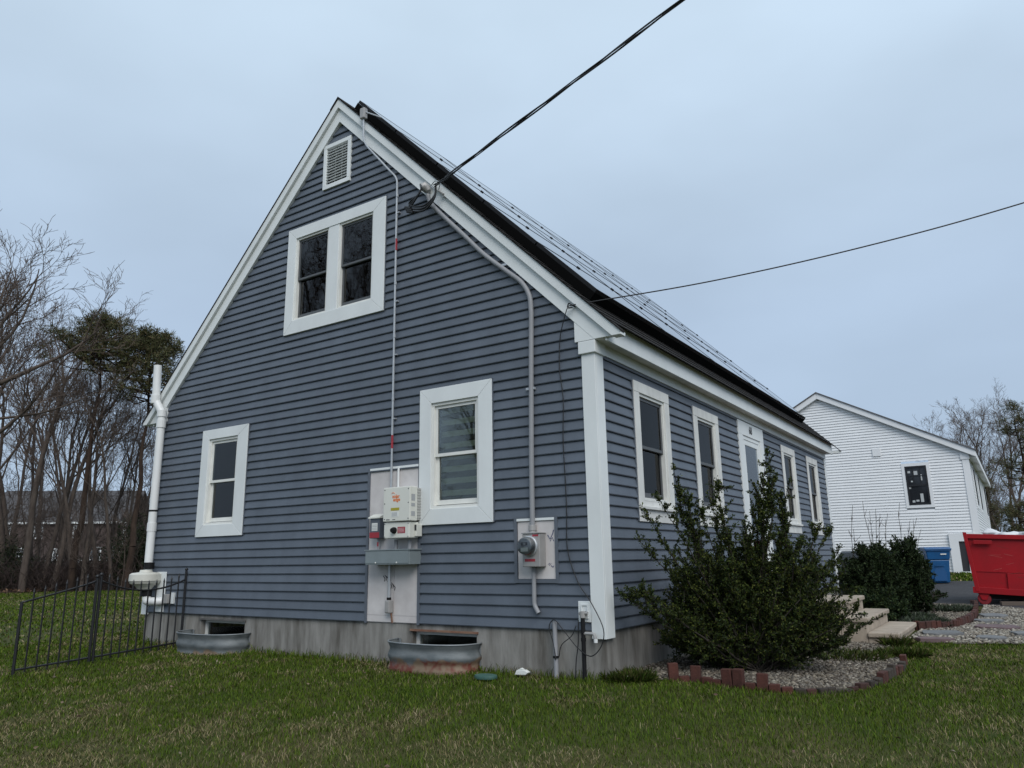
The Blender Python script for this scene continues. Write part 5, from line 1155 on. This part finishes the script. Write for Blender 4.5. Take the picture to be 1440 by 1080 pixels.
mu.box(WW[0]+.05, WW[1]-.05, YW-.021, YW-.004, mz+.31, mz+.33); part(mu, 'muntins', BLK, wn)
for (u, w, a, b) in ((.36, 3.30, .08, .07), (.56, 3.26, .11, .13), (.42, 2.98, .06, .05), (.33, 2.76, .07, .05), (.66, 2.42, .09, .28), (.40, 2.31, .08, .07), (.52, 2.33, .09, .06), (.72, 3.1, .04, .2)): part(MB().box(u-a/2, u+a/2, YW-.006, YW-.001, w-b/2, w+b/2), 'window_sticker', mat('sticker paper', (.45, .47, .47), .7), wn)
part(MB().box(-.69, -.42, YW-.05, YW-.02, 3.92, 4.20), 'vent_block', VW, nb, bevel=.01)
for (y0_, y1_) in ((24.4, 25.2), (27.8, 28.7), (33.6, 34.9)):
    f3 = lambda a, b, h: (XE+h, a, b); wn = part(ring(MB(), f3, y0_, y1_, 2.2, 3.5, .06, .0, .045), 'window', BLK, nb); part(MB().box(XE+.0, XE+.03, y0_+.05, y1_-.05, 2.25, 3.45), 'pane', mat('black screen', (.012, .012, .014), .9, spec=.1), wn); part(ring(MB(), f3, y0_-.12, y1_+.12, 2.08, 3.62, .12, .0, .036), 'window_casing', VW, wn)
# low bulkhead with white frame at the foot of the gable; the dark panel inside is painted shadow
bh = part(ring(MB(), f2, 1.27, 2.0, WZ-.25, 1.22, .26, .0, .10), 'cellar_door_frame', VW, nb); part(MB().box(1.5, 1.77, YW-.05, YW-.03, WZ-.2, 1.0), 'dark_panel', mat('dark shadow panel', (.03, .03, .035), .5), bh)

# ------------------------------------------------------------------ blue bin
bn = at(1320, 818, 21.3); zz = float(gz(bn.x, bn.y)); BLUE = mat('blue bin plastic', (.006, .085, .235), .42, var=.2, vscale=4, bump=.05)
bi = thing('recycling_bin', 'blue wheeled recycling bin with closed lid before the white house', 'bin', (bn.x, bn.y, zz+.0), None, math.atan2(cr_.y, cr_.x)-.25)
def taper(mb, w0, d0, z0, w1, d1, z1, dy=0): return mb.add([(-w0, -d0, z0), (w0, -d0, z0), (w0, d0, z0), (-w0, d0, z0), (-w1, -d1+dy, z1), (w1, -d1+dy, z1), (w1, d1+dy, z1), (-w1, d1+dy, z1)], [(0, 3, 2, 1), (4, 5, 6, 7), (0, 1, 5, 4), (1, 2, 6, 5), (2, 3, 7, 6), (3, 0, 4, 7)])
taper(taper(MB(), .235, .26, .03, .275, .31, .66), .285, .325, .66, .315, .36, .92).build('body', BLUE, bi, bevel=.025)
MB().box(-.335, .335, -.385, .37, .905, .935).build('rim', BLUE, bi, bevel=.008)
ld_ = MB().prism([(-.40, .936), (-.40, .97), (-.2, 1.01), (.2, 1.02), (.38, .985), (.38, .936)], -.345, .345, lambda a, b, h: (h, a, b)); ld_.build('lid', BLUE, bi, bevel=.012)
MB().tube([(-.24, .42, .93), (.24, .42, .93)], .016, 8).build('handle', BLUE, bi); 
for s in (-1, 1): MB().lathe([(0, 0), (.13, 0), (.13, .05), (0, .05)], 20, lambda x, y, z: (s*.27+z*s, .27+x, .13+y)).build('wheel', DARK, bi, bevel=.008)
MB().prism([(-.16, .30), (-.16, .08), (.16, .08), (.16, .30), (.10, .44), (-.10, .44)], .262, .275, lambda a, b, h: (a, -h-.02, b)).build('front_recess', mat('blue bin shade plastic', (.005, .07, .2), .45), bi, bevel=.004)
MB().box(-.12, .12, -.355, -.335, .50, .52).build('grip_bar', BLUE, bi); MB().box(.05, .20, -.362, -.352, .80, .83).build('stamped_label', PAPER, bi)
rc = MB()
for k in range(3):
    a0 = k*2.094+.25; rc.tube([(-.315-.003, .02+.085*math.cos(a0+t), .78+.085*math.sin(a0+t)) for t in np.linspace(0, 1.5, 6)], .012, 5)
    rc.add([(-.318, .02+.085*math.cos(a0+1.5)+.03*math.cos(a0+1.5), .78+.115*math.sin(a0+1.5)), (-.318, .02+.055*math.cos(a0+1.5), .78+.055*math.sin(a0+1.5)), (-.318, .02+.085*math.cos(a0+1.95), .78+.085*math.sin(a0+1.95))], [(0, 1, 2)])
rc.build('recycling_symbol', PAPER, bi)

# ------------------------------------------------------------------ red dumpster
dp = at(1366, 843, 15.0); dzz = float(gz(dp.x, dp.y)); REDP = mat('red dumpster paint', (.34, .004, .010), .5, spec=.3, col2=(.25, .006, .010), vscale=2.2, bump=.25, bscale=5, detail=10)
du = thing('dumpster', 'red roll off dumpster with white debris standing on the driveway', 'dumpster', (dp.x+.02, dp.y, dzz+.03), None, R_(1)); du.rotation_euler = (0, R_(3.0), R_(1.5))
LD, WD, HD = 4.2, 2.2, 1.18; b0 = .20
def dpart(mb, nm, m=REDP, p=None, bevel=.006): return mb.build(nm, m, p or du, bevel)
side = MB(); side.prism([(-.03, b0+HD), (.10, b0+.10), (LD, b0), (LD, b0+HD)], 0, .012, lambda a, b, h: (a, h, b)); dpart(side, 'side_wall', bevel=0)
dpart(MB().prism([(-.03, b0+HD), (.10, b0+.10), (LD, b0), (LD, b0+HD)], WD, WD+.012, lambda a, b, h: (a, h, b)), 'side_wall', bevel=0)
dpart(MB().prism([(.10, b0+.08), (LD, b0), (LD, b0+.06), (.10, b0+.14)], .013, WD-.001, lambda a, b, h: (a, h, b)), 'floor', bevel=0)
dpart(MB().prism([(-.03, b0+HD), (.10, b0+.10), (.13, b0+.10), (0, b0+HD)], .05, WD-.05, lambda a, b, h: (a, h, b)), 'end_wall', bevel=0)
dpart(MB().box(-.06, LD, -.05, .04, b0+HD-.09, b0+HD), 'top_rail'); dpart(MB().box(-.06, LD, WD-.03, WD+.06, b0+HD-.09, b0+HD), 'top_rail')
dpart(MB().prism([(.02, b0+.02), (LD, b0-.04), (LD, b0+.08), (.02, b0+.14)], -.05, .03, lambda a, b, h: (a, h, b)), 'bottom_rail')
dpart(MB().prism([(-.075, b0+HD+.03), (-.01, b0+HD+.03), (.14, b0+.05), (.065, b0+.05)], -.055, .05, lambda a, b, h: (a, h, b)), 'corner_post')
dpart(MB().prism([(-.075, b0+HD+.03), (-.01, b0+HD+.03), (.14, b0+.05), (.065, b0+.05)], WD-.05, WD+.055, lambda a, b, h: (a, h, b)), 'corner_post')
dpart(MB().box(.10, .42, -.075, -.05, b0+HD-.20, b0+HD-.12), 'tarp_hook_bar'); dpart(MB().box(.62, LD, -.035, -.0005, b0+.08, b0+.43), 'pocket_plate'); dpart(MB().box(.12, LD, -.012, -.0005, b0+.44, b0+.455), 'weld_seam', bevel=0)
for x in (.20, LD-.5):
    for y in (-.0, WD-.12):
        w = dpart(MB().lathe([(0, 0), (.11, 0), (.12, .015), (.12, .105), (.11, .12), (0, .12)], 20, lambda a, b, h: (x+a, y+h, .115+b)), 'wheel', mat('painted steel wheel', (.25, .012, .018), .5, var=.3, vscale=8))
        dpart(MB().prism([(x-.13, b0+.08), (x+.13, b0+.08), (x+.04, .09), (x-.04, .09)], y-.02, y-.006, lambda a, b, h: (a, h, b)), 'wheel_bracket', REDP, w)
dpart(MB().box(.1, LD, .4, .52, b0-.10, b0+.02).box(.1, LD, WD-.52, WD-.4, b0-.10, b0+.02), 'skid_beam', mat('dark steel', (.03, .025, .025), .7))
SCUFF = mat('scraped paint', (.46, .10, .09), .7, var=.4, vscale=20); SCR = mat('bare rusted scrape', (.12, .035, .025), .85, var=.4, vscale=25)
for i in range(22):
    x_ = random.uniform(.2, 2.4); z_ = b0+random.uniform(.12, HD-.22); l_ = random.uniform(.03, .22); t_ = random.uniform(-.35, .35); w_ = random.uniform(.002, .006); yy = -.0362 if (x_ > .58 and z_ < b0+.45) else -.0014
    MB().prism([(x_, z_), (x_+l_, z_+l_*t_), (x_+l_, z_+l_*t_+w_), (x_, z_+w_)], yy, yy+.001, lambda a, b, h: (a, h, b)).build('scuff_mark', SCUFF if i % 3 else SCR, du)
# debris load
for i, (x, y, r) in enumerate(((.75, .9, .28), (1.25, .7, .34), (1.75, 1.1, .42), (.45, 1.3, .2))):
    b = bmesh.new(); bmesh.ops.create_icosphere(b, subdivisions=3, radius=r)
    for v in b.verts: v.co *= 1+.22*math.sin(v.co.x*17+i)*math.cos(v.co.y*15)+.08*math.sin(v.co.z*40+i*2); v.co.z *= .5
    me = bpy.data.meshes.new('debris_bag'); b.to_mesh(me); b.free(); me.materials.append(mat('white debris sheet', (.66, .67, .68), .5, var=.15, vscale=6))
    me.transform(Matrix.Translation((x, y, b0+HD-.06+.03*i))); o = link('debris_bag', me, smooth=True); o.matrix_world = Matrix.LocRotScale(du.location, du.rotation_euler, None)
    tag(o, ('small white debris sack at the left of the dumpster load', 'mid sized white debris sack at the front of the dumpster load', 'largest white debris sack heaped highest in the red dumpster', 'smallest white debris sack at the back of the dumpster load')[i], 'debris', 'white debris in the dumpster')
dpart(MB().box(.1, 2.6, .2, WD-.2, b0+HD-.4, b0+HD-.25), 'rubble_fill', mat('rubble', (.3, .28, .26), .9, var=.4, vscale=4), bevel=0)
wb = MB().box(0, .5, -.06, .06, 0, .07).build('wood_block', mat('weathered plank', (.13, .10, .08), .9, var=.3, vscale=6, stretch=(.3, 3, 3)), bevel=.004); q_ = at(1408, 852, 14.5); wb.location = (q_.x, q_.y, float(gz(q_.x, q_.y))+.02); wb.rotation_euler = (0, 0, .3); tag(wb, 'weathered wooden plank lying under the dumpster edge', 'plank')

# ------------------------------------------------------------------ car behind the bushes
q_ = at(1258, 800, 18.6); ca0 = thing('parked_car', 'dark parked car mostly hidden behind the evergreen bushes', 'car', (q_.x, q_.y, float(gz(q_.x, q_.y))+.02), None, math.atan2(cr_.y, cr_.x)-.05); ca0.scale = (.86, .92, .80)
CARP = mat('dark car paint', (.015, .016, .019), .25, spec=.6); 
body = MB().prism([(-.05, .28), (-.03, .75), (.08, .86), (.9, .93), (3.0, .90), (4.1, .72), (4.25, .5), (4.2, .26)], -.87, .87, lambda a, b, h: (h, a, b)); body.build('body', CARP, ca0, bevel=.07)
MB().prism([(.25, .90), (.75, 1.33), (1.0, 1.37), (2.0, 1.37), (2.9, .92)], -.68, .68, lambda a, b, h: (h, a, b)).build('cabin', CARP, ca0, bevel=.06)
MB().prism([(.36, .98), (.74, 1.29), (.70, 1.30), (.32, .99)], -.58, .58, lambda a, b, h: (h, a, b)).build('rear_window', DKG, ca0)
for s in (-1, 1):
    MB().box(s*.80-.09, s*.80+.09, -.075, .03, .62, .80).build('tail_light', mat('red lamp lens', (.45, .02, .02), .2), ca0, bevel=.02); MB().box(s*.80-.09, s*.80+.09, -.07, .02, .54, .615).build('reverse_light', mat('clear lamp lens', (.6, .5, .48), .2), ca0, bevel=.01)
    for y in (.75, 3.35):
        w = MB().lathe([(0, 0), (.30, 0), (.315, .02), (.315, .18), (.30, .2), (0, .2)], 22, lambda a, b, h: (s*.88-h*s, y+a, .31+b)).build('wheel', DARK, ca0, bevel=.01); MB().lathe([(0, 0), (.2, 0), (.19, .01), (0, .012)], 16, lambda a, b, h: (s*.882+h*s, y+a, .31+b)).build('rim', ALU, w)
MB().box(-.88, .88, -.12, .03, .26, .46).build('bumper', DARK, ca0, bevel=.03); MB().box(-.26, .26, -.125, -.119, .5, .62).build('number_plate', PAPER, ca0)
